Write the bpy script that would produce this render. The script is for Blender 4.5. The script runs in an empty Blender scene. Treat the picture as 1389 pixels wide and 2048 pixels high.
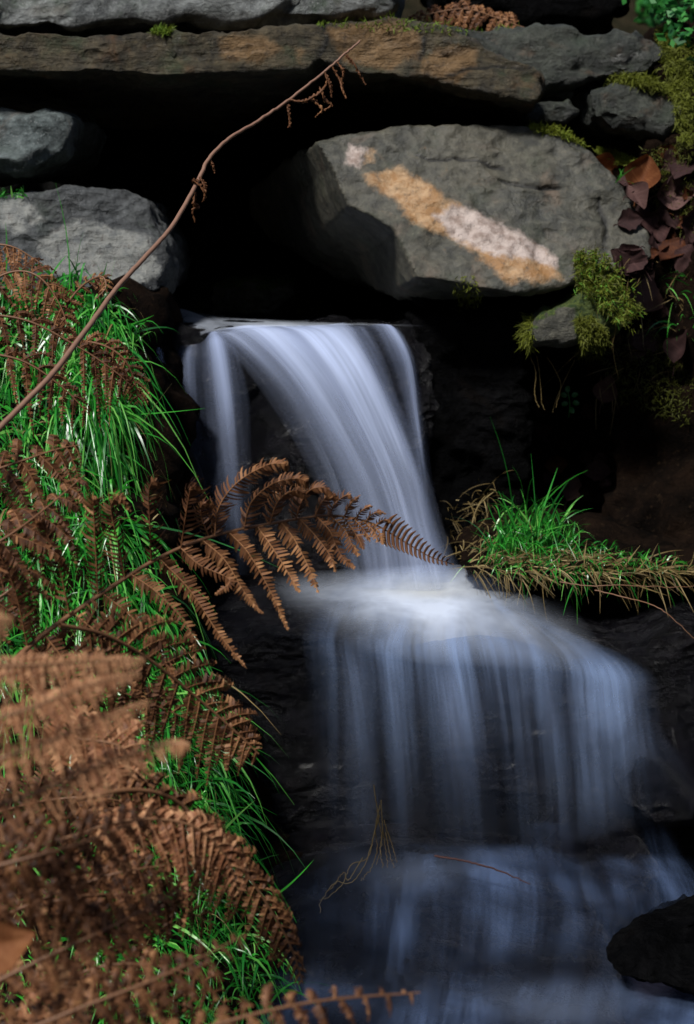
import bpy, bmesh, math, random
import numpy as np
from mathutils import Vector, Matrix
from mathutils.bvhtree import BVHTree
R = math.radians
random.seed(7)
rng = np.random.default_rng(7)
SC = bpy.context.scene
COL = SC.collection

# ------------------------------------------------------------ camera
CAMZ, PITCH, F = 1.30, R(9.3), 3072.0
cd = bpy.data.cameras.new("camera"); cam = bpy.data.objects.new("camera", cd); COL.objects.link(cam)
cam.location = (0, 0, CAMZ); cam.rotation_euler = (R(90) - PITCH, 0, 0)
cd.sensor_fit = 'VERTICAL'; cd.sensor_height = 24; cd.lens = 36
cd.clip_start = 0.05; cd.clip_end = 500
cd.dof.use_dof = True; cd.dof.focus_distance = 2.65; cd.dof.aperture_fstop = 3.4
SC.camera = cam

# ------------------------------------------------------------ light
SUN_EL, SUN_AZ = R(50), R(212)          # azimuth clockwise from +Y: behind the camera, left
wd = bpy.data.worlds.new("World"); SC.world = wd; wd.use_nodes = True
nt = wd.node_tree; bg = nt.nodes["Background"]
sky = nt.nodes.new("ShaderNodeTexSky"); sky.sky_type = 'NISHITA'; sky.sun_disc = False
sky.sun_elevation = SUN_EL; sky.sun_rotation = SUN_AZ; sky.ozone_density = 1.5
nt.links.new(sky.outputs[0], bg.inputs[0]); bg.inputs[1].default_value = 0.055
sd = bpy.data.lights.new("sun", 'SUN'); sun = bpy.data.objects.new("sun", sd); COL.objects.link(sun)
sd.energy = 3.2; sd.angle = R(9); sd.color = (1, .97, .93)
sv = Vector((math.sin(SUN_AZ) * math.cos(SUN_EL), math.cos(SUN_AZ) * math.cos(SUN_EL), math.sin(SUN_EL)))
sun.rotation_euler = sv.to_track_quat('Z', 'Y').to_euler(); sun.location = (-3, -4, 8)
vs = SC.view_settings; vs.view_transform = 'Standard'; vs.look = 'None'; vs.exposure = 0.62; vs.gamma = 1
SC.cycles.use_denoising = True
SC.cycles.transparent_max_bounces = 24
SC.cycles.max_bounces = 6

# ------------------------------------------------------------ helpers
CP, SP = math.cos(PITCH), math.sin(PITCH)
def W(px, py, d):
    """point seen at full-size pixel (px,py) lying on the plane y = d"""
    u = (px - 694.5) / F; v = (1024 - py) / F
    dy = CP + v * SP; dz = -SP + v * CP
    t = d / dy
    return Vector((u * t, d, CAMZ + dz * t))
def proj(P):
    P = np.asarray(P, float); z = P[:, 2] - CAMZ
    fw = P[:, 1] * CP - z * SP; up = P[:, 1] * SP + z * CP
    return 694.5 + F * P[:, 0] / fw, 1024 - F * up / fw
def ray(px, py):
    return (W(px, py, 1.0) - Vector((0, 0, CAMZ))).normalized()

def _h(ix, iy, iz, s):
    n = (ix * 374761393 + iy * 668265263 + iz * 2147483647 + s * 1274126177) & 0xffffffff
    n = ((n ^ (n >> 13)) * 1274126177) & 0xffffffff
    n = ((n ^ (n >> 16)) * 2246822519) & 0xffffffff
    return ((n ^ (n >> 15)) & 0xffff) / 32767.5 - 1
def vnoise(P, s=0):
    P = np.asarray(P, float); I = np.floor(P).astype(np.int64); f = P - I; f = f * f * (3 - 2 * f); o = 0
    for a in (0, 1):
        for b in (0, 1):
            for c in (0, 1):
                w = (f[:, 0] if a else 1 - f[:, 0]) * (f[:, 1] if b else 1 - f[:, 1]) * (f[:, 2] if c else 1 - f[:, 2])
                o = o + w * _h(I[:, 0] + a, I[:, 1] + b, I[:, 2] + c, s)
    return o
def fbm(P, sc, oc=4, s=0, g=.5):
    P = np.asarray(P, float) * sc; o = 0; a = 1
    for k in range(oc):
        o = o + a * vnoise(P, s + k * 17); P = P * 2.03 + 11.3; a *= g
    return o
def polydist(px, py, poly):
    """signed distance (pixels), + inside"""
    P = np.array(poly, float); n = len(P); best = np.full(px.shape, 1e9); ins = np.zeros(px.shape, bool)
    for i in range(n):
        a, b = P[i], P[(i + 1) % n]; e = b - a; L = (e @ e) + 1e-9
        t = np.clip(((px - a[0]) * e[0] + (py - a[1]) * e[1]) / L, 0, 1)
        best = np.minimum(best, np.hypot(px - a[0] - t * e[0], py - a[1] - t * e[1]))
        if abs(e[1]) > 1e-9:
            c = ((a[1] > py) != (b[1] > py)) & (px < e[0] * (py - a[1]) / e[1] + a[0]); ins ^= c
    return np.where(ins, best, -best)
def cr(pts, n):
    """Catmull-Rom resampling of control rows"""
    P = np.array(pts, float); m = len(P)
    Q = np.vstack([2 * P[0] - P[1], P, 2 * P[-1] - P[-2]]); t = np.linspace(0, m - 1, n)
    i = np.minimum(t.astype(int), m - 2); f = (t - i)[:, None]
    a, b, c, d = Q[i], Q[i + 1], Q[i + 2], Q[i + 3]
    return .5 * (2 * b + (c - a) * f + (2 * a - 5 * b + 4 * c - d) * f ** 2 + (3 * b - a - 3 * c + d) * f ** 3)

def facets_of(P, spacing, s):
    """random tilted planes per jittered cell, blended only at the creases"""
    I = np.floor(P / spacing).astype(np.int64); D = []; Cs = []; K = []
    for a in (-1, 0, 1):
        for b in (-1, 0, 1):
            for c in (-1, 0, 1):
                J = I + (a, b, c); j = [.5 + .5 * _h(J[:, 0], J[:, 1], J[:, 2], s + q) for q in (1, 2, 3)]
                Cn = (J + np.stack(j, 1)) * spacing; v = P - Cn; D.append(np.sqrt((v * v).sum(1)))
                A = np.stack([_h(J[:, 0], J[:, 1], J[:, 2], s + q) for q in (4, 5, 6)], 1)
                Cs.append((v * A).sum(1) / spacing + .35 * _h(J[:, 0], J[:, 1], J[:, 2], s + 7))
    D = np.stack(D, 1); Cs = np.stack(Cs, 1); w = np.exp(-(D - D.min(1)[:, None]) / (.045 * spacing)); w /= w.sum(1)[:, None]
    return (Cs * w).sum(1)
def tag(o, label=None, cat=None, group=None, kind=None):
    for k, v in (("label", label), ("category", cat), ("group", group), ("kind", kind)):
        if v: o[k] = v
    return o
def mesh_obj(name, V, Fc, mat, parent=None, uv=None, attrs=None, origin=None, smooth=True):
    V = np.array([tuple(v) for v in V], float) if not isinstance(V, np.ndarray) else V
    o0 = np.array(origin, float) if origin is not None else np.zeros(3)
    me = bpy.data.meshes.new(name); me.from_pydata((V - o0).tolist(), [], Fc if isinstance(Fc, list) else Fc.tolist())
    o = bpy.data.objects.new(name, me); COL.objects.link(o)
    if parent is not None:
        o.parent = parent; o.location = o0 - np.array(parent.location)
    else: o.location = o0
    if mat: me.materials.append(mat)
    if smooth: me.polygons.foreach_set("use_smooth", [True] * len(me.polygons))
    if uv is not None:
        L = me.uv_layers.new(name="UVMap"); li = np.zeros(len(me.loops), np.int32); me.loops.foreach_get("vertex_index", li)
        L.data.foreach_set("uv", np.array(uv, float)[li].ravel())
    for k, v in (attrs or {}).items():
        me.attributes.new(k, 'FLOAT', 'POINT').data.foreach_set("value", np.array(v, np.float32))
    return o
def empty(name, loc):
    o = bpy.data.objects.new(name, None); COL.objects.link(o); o.location = loc; o.empty_display_size = .05
    return o

# ------------------------------------------------------------ materials
class NB:
    def __init__(s, name):
        s.m = bpy.data.materials.new(name); s.m.use_nodes = True; s.t = s.m.node_tree
        s.b = s.t.nodes["Principled BSDF"]; s.out = s.t.nodes["Material Output"]
    def n(s, typ, **k):
        x = s.t.nodes.new("ShaderNode" + typ)
        for a, v in k.items():
            if a.startswith("i_"):
                key = a[2:]; key = int(key) if key.isdigit() else key.replace("_", " ")
                s.set(x.inputs[key], v)
            else: setattr(x, a, v)
        return x
    def set(s, inp, v):
        if isinstance(v, bpy.types.NodeSocket): s.t.links.new(v, inp)
        else: inp.default_value = v
    def math(s, op, a, b=0.0, c=None, clamp=False):
        x = s.n("Math", operation=op, use_clamp=clamp); s.set(x.inputs[0], a); s.set(x.inputs[1], b)
        if c is not None: s.set(x.inputs[2], c)
        return x.outputs[0]
    def vmul(s, v, k):
        x = s.n("VectorMath", operation='MULTIPLY'); s.set(x.inputs[0], v); s.set(x.inputs[1], k); return x.outputs[0]
    def noise(s, v, scale, detail=4, rough=.55, dist=0.0):
        x = s.n("TexNoise"); s.set(x.inputs["Vector"], v); x.inputs["Scale"].default_value = scale
        x.inputs["Detail"].default_value = detail; x.inputs["Roughness"].default_value = rough
        x.inputs["Distortion"].default_value = dist; return x.outputs["Fac"]
    def ramp(s, f, lo, hi, a=0.0, b=1.0, smooth=True):
        x = s.n("MapRange"); x.interpolation_type = 'SMOOTHSTEP' if smooth else 'LINEAR'
        s.set(x.inputs[0], f); x.inputs[1].default_value = lo; x.inputs[2].default_value = hi
        x.inputs[3].default_value = a; x.inputs[4].default_value = b; return x.outputs[0]
    def mix(s, f, a, b):
        x = s.n("Mix", data_type='RGBA'); s.set(x.inputs[0], f)
        for i, v in ((6, a), (7, b)): s.set(x.inputs[i], v if isinstance(v, bpy.types.NodeSocket) else (*v, 1))
        return x.outputs[2]
    def attr(s, name): return s.n("Attribute", attribute_name=name).outputs["Fac"]
    def obj(s): return s.n("TexCoord").outputs["Object"]
    def bump(s, h, strength, dist):
        x = s.n("Bump"); s.set(x.inputs["Height"], h); x.inputs["Strength"].default_value = strength
        x.inputs["Distance"].default_value = dist; s.set(s.b.inputs["Normal"], x.outputs[0])

def rock_mat(name, dark, light, rough=(.35, .7), speck=.4, moss=.0, stain=(.2, .1, .05), stainamt=.3, strata=0.5, spec=.5, algae=0.3, bd=.03, oc1=(.27, .14, .05), oc2=(.40, .26, .14), pc1=(.22, .16, .13), pc2=(.46, .38, .34)):
    N = NB(name); v = N.obj()
    big = N.noise(v, 5, 6, .6, .4); fine = N.noise(v, 38, 8, .72); vs_ = N.noise(N.vmul(v, (1, 1, .13)), 34, 5, .6)
    hs = N.noise(N.vmul(v, (.16, .3, 1)), 42, 5, .65, .3)
    c = N.mix(N.ramp(big, .33, .68), dark, light)
    c = N.mix(N.ramp(fine, .42, .75, 0, .55), c, tuple(min(1, x * 2.3) for x in light))
    c = N.mix(N.ramp(fine, .5, .28, 0, .7), c, tuple(x * .35 for x in dark))
    c = N.mix(N.ramp(hs, .52, .72, 0, .5 * strata), c, tuple(x * .3 for x in dark))
    c = N.mix(N.ramp(vs_, .55, .8, 0, .45), c, tuple(x * 1.9 for x in light))
    st = N.noise(v, 8, 5, .6, 1.0)
    c = N.mix(N.ramp(st, .55, .75, 0, stainamt), c, stain)
    al = N.noise(v, 11, 6, .65)
    c = N.mix(N.ramp(al, .5, .72, 0, algae), c, tuple(min(a_, b_) for a_, b_ in zip((.022, .045, .018), (light[0] * .7, light[1] * 1.1, light[2] * .6))))
    pt = N.noise(v, 20, 8, .75)
    oc = N.ramp(N.math('ADD', N.attr("ochre"), N.math('MULTIPLY', N.math('SUBTRACT', pt, .5), 2.0)), .15, .78)
    ocol = N.mix(N.ramp(N.noise(v, 26, 7, .7), .4, .6), oc1, oc2)
    ocol = N.mix(N.ramp(N.noise(v, 50, 7, .7), .52, .7, 0, .8), ocol, (.08, .06, .04))
    c = N.mix(oc, c, ocol)
    pc = N.ramp(N.math('ADD', N.attr("pale"), N.math('MULTIPLY', N.math('SUBTRACT', N.noise(v, 24, 8, .75), .5), 1.8)), .22, .75)
    pcol = N.mix(N.ramp(N.noise(v, 42, 6, .65), .3, .62), pc1, pc2)
    c = N.mix(pc, c, pcol)
    c = N.mix(N.ramp(N.noise(N.vmul(v, (1, 1, .25)), 70, 7, .75), .6, .72, 0, .45), c, tuple(min(1, x * 3.2) for x in light))
    c = N.mix(N.ramp(N.noise(v, 17, 9, .8), .57, .68, 0, .6), c, tuple(x * .25 for x in dark))
    c = N.mix(N.math('MULTIPLY', pc, N.ramp(N.noise(N.vmul(v, (1, 1, .5)), 55, 8, .8), .54, .66, 0, .75)), c, (.09, .07, .06))
    c = N.mix(N.ramp(N.attr("crack"), .0, 1.0, 0, .9), c, (.004, .004, .003))
    sp = N.n("TexVoronoi"); N.set(sp.inputs["Vector"], v); sp.inputs["Scale"].default_value = 150
    spk = N.math('MULTIPLY', N.ramp(sp.outputs["Distance"], .28, .12), N.ramp(N.noise(v, 14, 3), .45, .65))
    c = N.mix(N.math('MULTIPLY', spk, speck), c, tuple(min(.3, x * 3.4) for x in light))
    geo = N.n("NewGeometry"); sx = N.n("SeparateXYZ"); N.set(sx.inputs[0], geo.outputs["Normal"])
    up = N.math('ADD', N.ramp(sx.outputs[2], .25, .9), N.attr("moss"))
    mf = N.ramp(N.math('ADD', N.math('MULTIPLY', up, moss if moss else .001), N.math('MULTIPLY', N.math('SUBTRACT', N.noise(v, 16, 7, .7), .5), 1.2)), .45, .62)
    if moss:
        mc = N.mix(N.ramp(N.noise(v, 120, 4), .35, .65), (.018, .04, .006), (.08, .11, .018)); c = N.mix(mf, c, mc)
    N.set(N.b.inputs["Base Color"], c)
    N.set(N.b.inputs["Roughness"], N.ramp(N.noise(v, 9, 6, .7), .35, .65, rough[0], rough[1]))
    N.b.inputs["Specular IOR Level"].default_value = spec
    h = N.math('ADD', N.math('MULTIPLY', fine, .5), N.math('MULTIPLY', N.noise(v, 130, 6, .7), .22))
    h = N.math('ADD', h, N.math('MULTIPLY', hs, .6 * strata))
    h = N.math('ADD', h, N.math('MULTIPLY', big, .5))
    wv = N.n("VectorMath", operation='ADD'); N.set(wv.inputs[0], v)
    cn = N.n("TexNoise"); N.set(cn.inputs["Vector"], v); cn.inputs["Scale"].default_value = 14; cn.inputs["Detail"].default_value = 5
    N.set(wv.inputs[1], N.vmul(cn.outputs["Color"], (.06, .06, .05)))
    for sc_, wt in ((13, 1.1), (34, .55)):
        vo = N.n("TexVoronoi"); N.set(vo.inputs["Vector"], N.vmul(wv.outputs[0], (.7, .9, 1.5))); vo.inputs["Scale"].default_value = sc_
        h = N.math('ADD', h, N.math('MULTIPLY', N.math('MULTIPLY', vo.outputs["Distance"], N.ramp(N.noise(v, 4, 2), .35, .65)), wt))
    N.bump(h, 1, bd)
    return N.m

M = {}
M['granite'] = rock_mat("granite", (.055, .06, .06), (.155, .165, .16), (.5, .8), .7, 0, (.08, .065, .04), .5, strata=.2, algae=.75)
M['slab'] = rock_mat("slab_slate", (.018, .016, .010), (.068, .054, .031), (.4, .7), .3, .35, (.10, .05, .02), .85, 1, .35, algae=.6, oc1=(.12, .07, .028), oc2=(.2, .125, .06))
M['slate'] = rock_mat("slate", (.013, .016, .013), (.043, .047, .037), (.35, .65), .35, .35, algae=.3)
M['boulder'] = rock_mat("boulder_stone", (.024, .026, .021), (.064, .060, .044), (.4, .7), .25, 0, (.16, .115, .08), .6, .15, algae=.25, bd=.011)
M['pale'] = rock_mat("pale_stone", (.045, .06, .06), (.13, .155, .155), (.5, .8), .6, 0, strata=.3)
M['grey'] = rock_mat("grey_stone", (.022, .026, .03), (.068, .073, .075), (.45, .75), .7, .1, (.04, .04, .035), .4, .8, pc1=(.14, .15, .15), pc2=(.26, .265, .245))
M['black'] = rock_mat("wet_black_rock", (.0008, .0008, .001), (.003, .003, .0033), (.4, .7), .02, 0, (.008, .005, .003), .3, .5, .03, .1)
M['cave'] = rock_mat("shade_dark_cave_rock", (.0015, .0015, .0015), (.005, .005, .0045), (.6, .9), .0, 0, (.008, .008, .006), .3, .8, .2, .2)  # near black so the hollow stays dark: its shade is put into the colour
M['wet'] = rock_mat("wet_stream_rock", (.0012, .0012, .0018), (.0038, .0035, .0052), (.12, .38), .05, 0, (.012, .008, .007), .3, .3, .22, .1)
M['mossy'] = rock_mat("mossy_stone", (.035, .035, .028), (.10, .095, .07), (.5, .8), .4, .75, (.06, .05, .02), .3, .6)

def soil_mat(name, a, b, c2, bd=.02):
    N = NB(name); v = N.n("NewGeometry").outputs["Position"]
    c = N.mix(N.ramp(N.noise(v, 9, 8, .7), .35, .65), a, b)
    c = N.mix(N.ramp(N.noise(v, 60, 6, .7), .55, .7), c, c2)
    N.set(N.b.inputs["Base Color"], c); N.b.inputs["Roughness"].default_value = .85
    N.b.inputs["Specular IOR Level"].default_value = .04
    N.bump(N.noise(v, 45, 8, .75), 1, bd); return N.m
M['soil'] = soil_mat("bank_soil", (.003, .002, .0015), (.014, .008, .005), (.026, .016, .009))
M['ground'] = soil_mat("woodland_ground", (.02, .018, .01), (.045, .035, .02), (.03, .05, .015), .05)

# ------------------------------------------------------------ rocks
SOLID = []      # objects that plants may grow on
def rock(name, poly, d, thick, mat, label=None, cat='rock', tx=0.0, tz=0.0, vox=.009, amp=.02, strata=.3, bev=.03,
         ochre=None, pale=None, moss=None, cracks=None, ydisp=None, kind=None, group=None, seed=None, smooth=1, top_tilt=0.0, fac=1.15, fsp=.16):
    seed = seed if seed is not None else sum(map(ord, label or name)) % 997
    cx = sum(p[0] for p in poly) / len(poly); cy = sum(p[1] for p in poly) / len(poly)
    dd = lambda px, py: d + tx * (px - cx) / 1000 + tz * (cy - py) / 1000
    F3 = [W(px, py, dd(px, py)) for px, py in poly]
    bm = bmesh.new(); c = sum(F3, Vector()) / len(F3); rings = []
    for sc_, dy in ((-bev, 0), (0, bev), (0, thick * .6), (-bev * 2, thick)):
        r = []
        for p in F3:
            q = p - c; L = math.hypot(q.x, q.z) + 1e-6; k = max(.2, 1 + sc_ / L * 1.2)
            r.append(bm.verts.new((c.x + q.x * k, p.y + dy, c.z + q.z * k + max(0, dy) * top_tilt)))
        rings.append(r)
    n = len(poly)
    for a, b in zip(rings, rings[1:]):
        for i in range(n): bm.faces.new((a[i], a[(i + 1) % n], b[(i + 1) % n], b[i]))
    bmesh.ops.triangulate(bm, faces=[bm.faces.new(rings[0]), bm.faces.new(rings[-1][::-1])])
    bmesh.ops.recalc_face_normals(bm, faces=bm.faces)
    me = bpy.data.meshes.new(name); bm.to_mesh(me); bm.free()
    ob = bpy.data.objects.new(name, me); COL.objects.link(ob)
    m = ob.modifiers.new("r", 'REMESH'); m.mode = 'VOXEL'; m.voxel_size = vox
    m = ob.modifiers.new("s", 'SMOOTH'); m.factor = .5; m.iterations = smooth
    dg = bpy.context.evaluated_depsgraph_get()
    me2 = bpy.data.meshes.new_from_object(ob.evaluated_get(dg)); ob.modifiers.clear(); ob.data = me2; bpy.data.meshes.remove(me)
    me2.name = name
    nv = len(me2.vertices); V = np.zeros(nv * 3); me2.vertices.foreach_get("co", V); V = V.reshape(-1, 3)
    Nn = np.zeros(nv * 3); me2.vertex_normals.foreach_get("vector", Nn); Nn = Nn.reshape(-1, 3)
    if ydisp:                     # the block folds back outside its front face
        qx, qy = proj(V); V[:, 1] += ydisp[1] * np.maximum(0, -polydist(qx, qy, ydisp[0])); V[:, 2] += 0
    P = V + seed * 1.37
    disp = amp * (fbm(P, 5, 3, seed) * .7 + fbm(P, 16, 3, seed + 5) * .35)
    Pw = P + .03 * np.stack([fbm(P, 9, 2, seed + k) for k in (31, 32, 33)], 1)
    if fac: disp += amp * fac * (facets_of(Pw * np.array([.8, 1, 1.35]), fsp, seed) + .45 * facets_of(Pw, fsp * .4, seed + 1))
    bed = fbm(P * np.array([.25, .25, 1]), 26, 3, seed + 3)
    front = np.clip(1 - np.abs(Nn[:, 2]) * 1.1, 0, 1) * np.clip(.4 + fbm(P, 4, 2, seed + 40), 0, 1)
    disp += amp * strata * np.clip(np.round(bed * 2.5) / 2.5, -1, 1) * front
    disp += fbm(P, 60, 3, seed + 21) * .003
    at = {"crack": np.zeros(nv)}
    if cracks:
        px, py = proj(V); jx = px + 5 * fbm(P, 30, 2, 3); jy = py + 7 * fbm(P, 30, 2, 4)
        for cl in cracks:
            for (x0, y0), (x1, y1) in zip(cl, cl[1:]):
                t = np.clip(((jx - x0) * (x1 - x0) + (jy - y0) * (y1 - y0)) / ((x1 - x0) ** 2 + (y1 - y0) ** 2), 0, 1)
                dl = np.hypot(jx - x0 - t * (x1 - x0), jy - y0 - t * (y1 - y0)); at["crack"] = np.maximum(at["crack"], np.clip(1.3 - dl / 4.5, 0, 1))
        disp -= .007 * at["crack"]
    V = V + Nn * disp[:, None]
    px, py = proj(V)
    def mask(pl, w=14):
        o = np.full(nv, -1.0)
        for p in pl: o = np.maximum(o, np.clip(polydist(px, py, p) / w, -1, 1))
        return o * .5 + .5 - .05
    for k, pl in (("ochre", ochre), ("pale", pale), ("moss", moss)):
        at[k] = mask(pl) if pl else np.full(nv, -1.0 if k != "moss" else 0.0)
    org = V.mean(0); V = V - org
    me2.vertices.foreach_set("co", V.ravel()); ob.location = org
    for k, v in at.items(): me2.attributes.new(k, 'FLOAT', 'POINT').data.foreach_set("value", np.array(v, np.float32))
    me2.materials.clear(); me2.materials.append(M[mat]); me2.polygons.foreach_set("use_smooth", [True] * len(me2.polygons)); me2.update()
    tag(ob, label, cat if not kind else None, group, kind)
    SOLID.append(ob)
    return ob

# terrain: one sheet, a ravine opening with side hills; unseen rise behind camera added to block low sky
def hgt(x, y):
    base = np.where(y < 3.0, 0.0, 0.0) + .45 * np.clip((y - 3.1) / .3, 0, 1) + 1.15 * np.clip((y - 5.0) / .4, 0, 1) + np.clip(y - 5.4, 0, 20) * .35
    rs = np.clip(x - .95 - .12 * np.clip(y - 3, 0, 4), 0, 12) * 1.0
    ls = np.clip(-x - .75 - .12 * np.clip(y - 3, 0, 4), 0, 12) * .85
    low_sky_block = np.clip(-y - 2.5, 0, 14) * .75
    n = .12 * vnoise(np.stack([x * .9, y * .9, x * 0], 1), 3) + .4 * vnoise(np.stack([x * .15, y * .15, x * 0], 1), 4) * np.clip(np.hypot(x, y) / 12, 0, 1) * 3
    return np.maximum.reduce([base, base * .6 + rs, base * .6 + ls, low_sky_block]) + n * np.clip((np.abs(x) - .8) + np.clip(-y, 0, 1) + np.clip(y - 5, 0, 1), 0, 1)
g = np.linspace(-1, 1, 181); ax = 90 * (.05 * g + .95 * np.sign(g) * np.abs(g) ** 3.2)
X, Y = np.meshgrid(ax, ax + 2); Vt = np.stack([X.ravel(), Y.ravel(), hgt(X.ravel(), Y.ravel()) - .02], 1)
ii = np.arange(180 * 181).reshape(180, 181)[:, :180].ravel()
ground = mesh_obj("ground", Vt, np.stack([ii, ii + 1, ii + 182, ii + 181], 1), M['ground']); tag(ground, kind='structure')

# cave walls / hillside core behind the stones
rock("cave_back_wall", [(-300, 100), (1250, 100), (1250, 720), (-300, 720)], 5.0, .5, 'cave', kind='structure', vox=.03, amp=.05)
rock("rock_face", [(1060, 130), (1300, 100), (1700, 60), (1700, 560), (1300, 600), (1050, 560)], 4.0, .8, 'black', kind='structure', vox=.016, amp=.05)
rock("stream_bed", [(150, 648), (420, 650), (700, 652), (1300, 660), (1300, 760), (150, 760)], 3.62, 1.6, 'black', kind='structure', vox=.016, amp=.012)

rock("granite_block", [(-250, -160), (815, -160), (800, 12), (770, 30), (700, 32), (600, 40), (500, 45), (420, 41), (300, 48), (150, 55), (0, 60), (-250, 64)], 3.62, .9, 'granite',
     "pale grey rough granite block capping the long dark slab along the top", 'stone', tz=.2, vox=.011, amp=.022, strata=.1)
rock("stone_slab", [(-250, 76), (0, 70), (150, 66), (300, 66), (330, 60), (420, 70), (560, 58), (640, 48), (700, 40), (780, 35), (850, 50), (890, 62), (960, 88), (1010, 110), (1060, 128), (1088, 142), (1086, 180), (1070, 208), (1030, 198), (980, 188), (900, 168), (850, 152), (790, 150), (720, 150), (665, 128), (640, 112), (620, 135), (560, 142), (430, 150), (330, 156), (280, 150), (200, 142), (100, 143), (0, 140), (-250, 140)], 3.47, 1.6, 'slab',
     "long flat overhanging slab with rusty ochre patches roofing the black hollow", 'stone', tz=.3, vox=.0078, amp=.012, strata=1.5, bev=.01, fac=.9,
     ochre=[[(440, 78), (530, 70), (560, 98), (520, 128), (450, 122)], [(585, 95), (610, 98), (600, 128)], [(650, 60), (690, 50), (790, 40), (835, 65), (845, 100), (785, 138), (690, 125)], [(841, 120), (901, 90), (955, 96), (955, 130), (916, 165), (851, 148)]],
     cracks=[[(648, 45), (655, 80), (640, 112)], [(890, 155), (940, 140), (1010, 128), (1060, 135)], [(835, 60), (850, 100), (838, 130)]])
rock("stone_slab", [(820, 62), (900, 48), (1100, 54), (1180, 62), (1280, 57), (1330, 75), (1345, 110), (1310, 150), (1240, 157), (1190, 162), (1130, 167), (1080, 172), (1040, 150), (900, 120)], 3.72, 1.4, 'slate',
     "wide dark greenish slate slab right of the ochre slab, under the black block", 'stone', tz=.4, vox=.008, amp=.024, strata=1.5, bev=.015)
rock("stone_block", [(868, -160), (1275, -160), (1262, 18), (1200, 46), (1040, 50), (900, 40)], 4.15, .9, 'black',
     "black square block behind the dead bracken at the top edge", 'stone', vox=.014, amp=.03)
rock("stone_block", [(1180, 172), (1240, 160), (1300, 165), (1350, 200), (1357, 250), (1300, 264), (1230, 256), (1190, 236)], 3.62, .9, 'slate',
     "dark slate block tucked under the slate slab beside hanging yellow moss", 'stone', tz=.3, vox=.008, amp=.02)
rock("wedge_stone", [(1042, 238), (1075, 208), (1140, 200), (1155, 222), (1130, 240), (1080, 246)], 3.68, .6, 'slate',
     "small flat bluish wedge stone resting on top of the large boulder", 'stone', vox=.006, amp=.012, bev=.012)
rock("wedge_stone", [(1088, 165), (1130, 165), (1148, 185), (1140, 198), (1100, 197)], 3.75, .6, 'pale',
     "small pale squarish stone wedged above the flat bluish stone", 'stone', vox=.006, amp=.01, bev=.012)
BFACE = [(640, 285), (700, 268), (830, 256), (960, 246), (1050, 249), (1120, 262), (1180, 308), (1235, 350), (1278, 400), (1298, 460), (1305, 515), (1260, 545), (1150, 572), (1100, 584), (1050, 590), (960, 575), (880, 560), (835, 552), (815, 505), (790, 458), (750, 430), (700, 405), (680, 370), (665, 330)]
rock("boulder", [(440, 330), (540, 300), (640, 280), (700, 266), (830, 256), (960, 246), (1050, 249), (1120, 262), (1180, 308), (1235, 350), (1278, 400), (1298, 460), (1305, 515), (1260, 545), (1150, 572), (1100, 584), (1050, 592), (960, 590), (880, 600), (800, 600), (700, 560), (600, 520), (500, 470), (430, 400)],
     3.38, 1.0, 'boulder', "large smooth grey boulder with a slanting ochre and pinkish white band", 'boulder', tx=.12, tz=.6, vox=.006, amp=.011, strata=.15, bev=.012, fsp=.24, fac=.9, ydisp=(BFACE, .0052),
     cracks=[[(830, 316), (900, 322), (960, 328), (1005, 340)], [(1000, 360), (1040, 374), (1120, 372)], [(1200, 395), (1215, 450), (1212, 510)]],
     ochre=[[(728, 347), (806, 336), (901, 398), (972, 443), (1093, 503), (1123, 558), (1017, 566), (972, 533), (952, 503), (911, 483), (826, 443), (786, 398), (750, 377)], [(725, 305), (750, 305), (750, 325), (728, 330)]],
     pale=[[(868, 432), (905, 412), (945, 420), (1000, 448), (1080, 490), (1120, 516), (1116, 536), (1042, 516), (992, 514), (955, 500), (905, 474)], [(700, 290), (735, 300), (720, 335), (690, 330)]])
rock("ledge_stone", [(820, 575), (960, 585), (1060, 598), (1150, 585), (1160, 600), (1130, 615), (1060, 622), (940, 625), (840, 610)], 3.5, .9, 'black',
     "thin dark mossy stone squeezed below the ochre banded boulder", 'stone', vox=.008, amp=.015, bev=.015)
rock("lower_stone", [(1058, 660), (1085, 640), (1130, 612), (1165, 588), (1240, 600), (1268, 640), (1240, 668), (1150, 686), (1062, 690)], 3.30, .7, 'mossy',
     "brownish angular stone with flat underside below the moss clump", 'stone', vox=.007, amp=.012, bev=.015, moss=[[(1140, 580), (1260, 590), (1250, 690), (1150, 690)]])
rock("pale_stone", [(-250, 215), (0, 222), (60, 213), (125, 217), (139, 232), (131, 268), (122, 300), (92, 322), (50, 345), (0, 346), (-250, 340)], 3.48, .8, 'pale',
     "pale blue grey stone at left edge inside the dark opening", 'stone', tz=.5, vox=.008, amp=.016, fac=.7)
rock("boulder", [(-250, 398), (0, 396), (90, 393), (150, 384), (250, 380), (285, 398), (305, 440), (325, 480), (328, 540), (318, 580), (260, 605), (150, 640), (-250, 660)], 3.4, .9, 'grey',
     "grey layered boulder with pale worn patches above the grassy bank", 'boulder', tx=.2, tz=.7, vox=.008, amp=.016, strata=1.2, fac=.8,
     pale=[[(150, 440), (230, 455), (300, 470), (320, 540), (290, 575), (180, 560), (90, 540), (70, 480)], [(0, 400), (60, 400), (90, 440), (40, 470), (0, 460)]])
rock("cave_stone", [(430, 568), (500, 560), (575, 562), (587, 590), (565, 625), (480, 640), (420, 635)], 4.25, .4, 'mossy',
     "small dim mossy stone in the mouth of the black hollow", 'stone', vox=.01, amp=.015)
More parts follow.
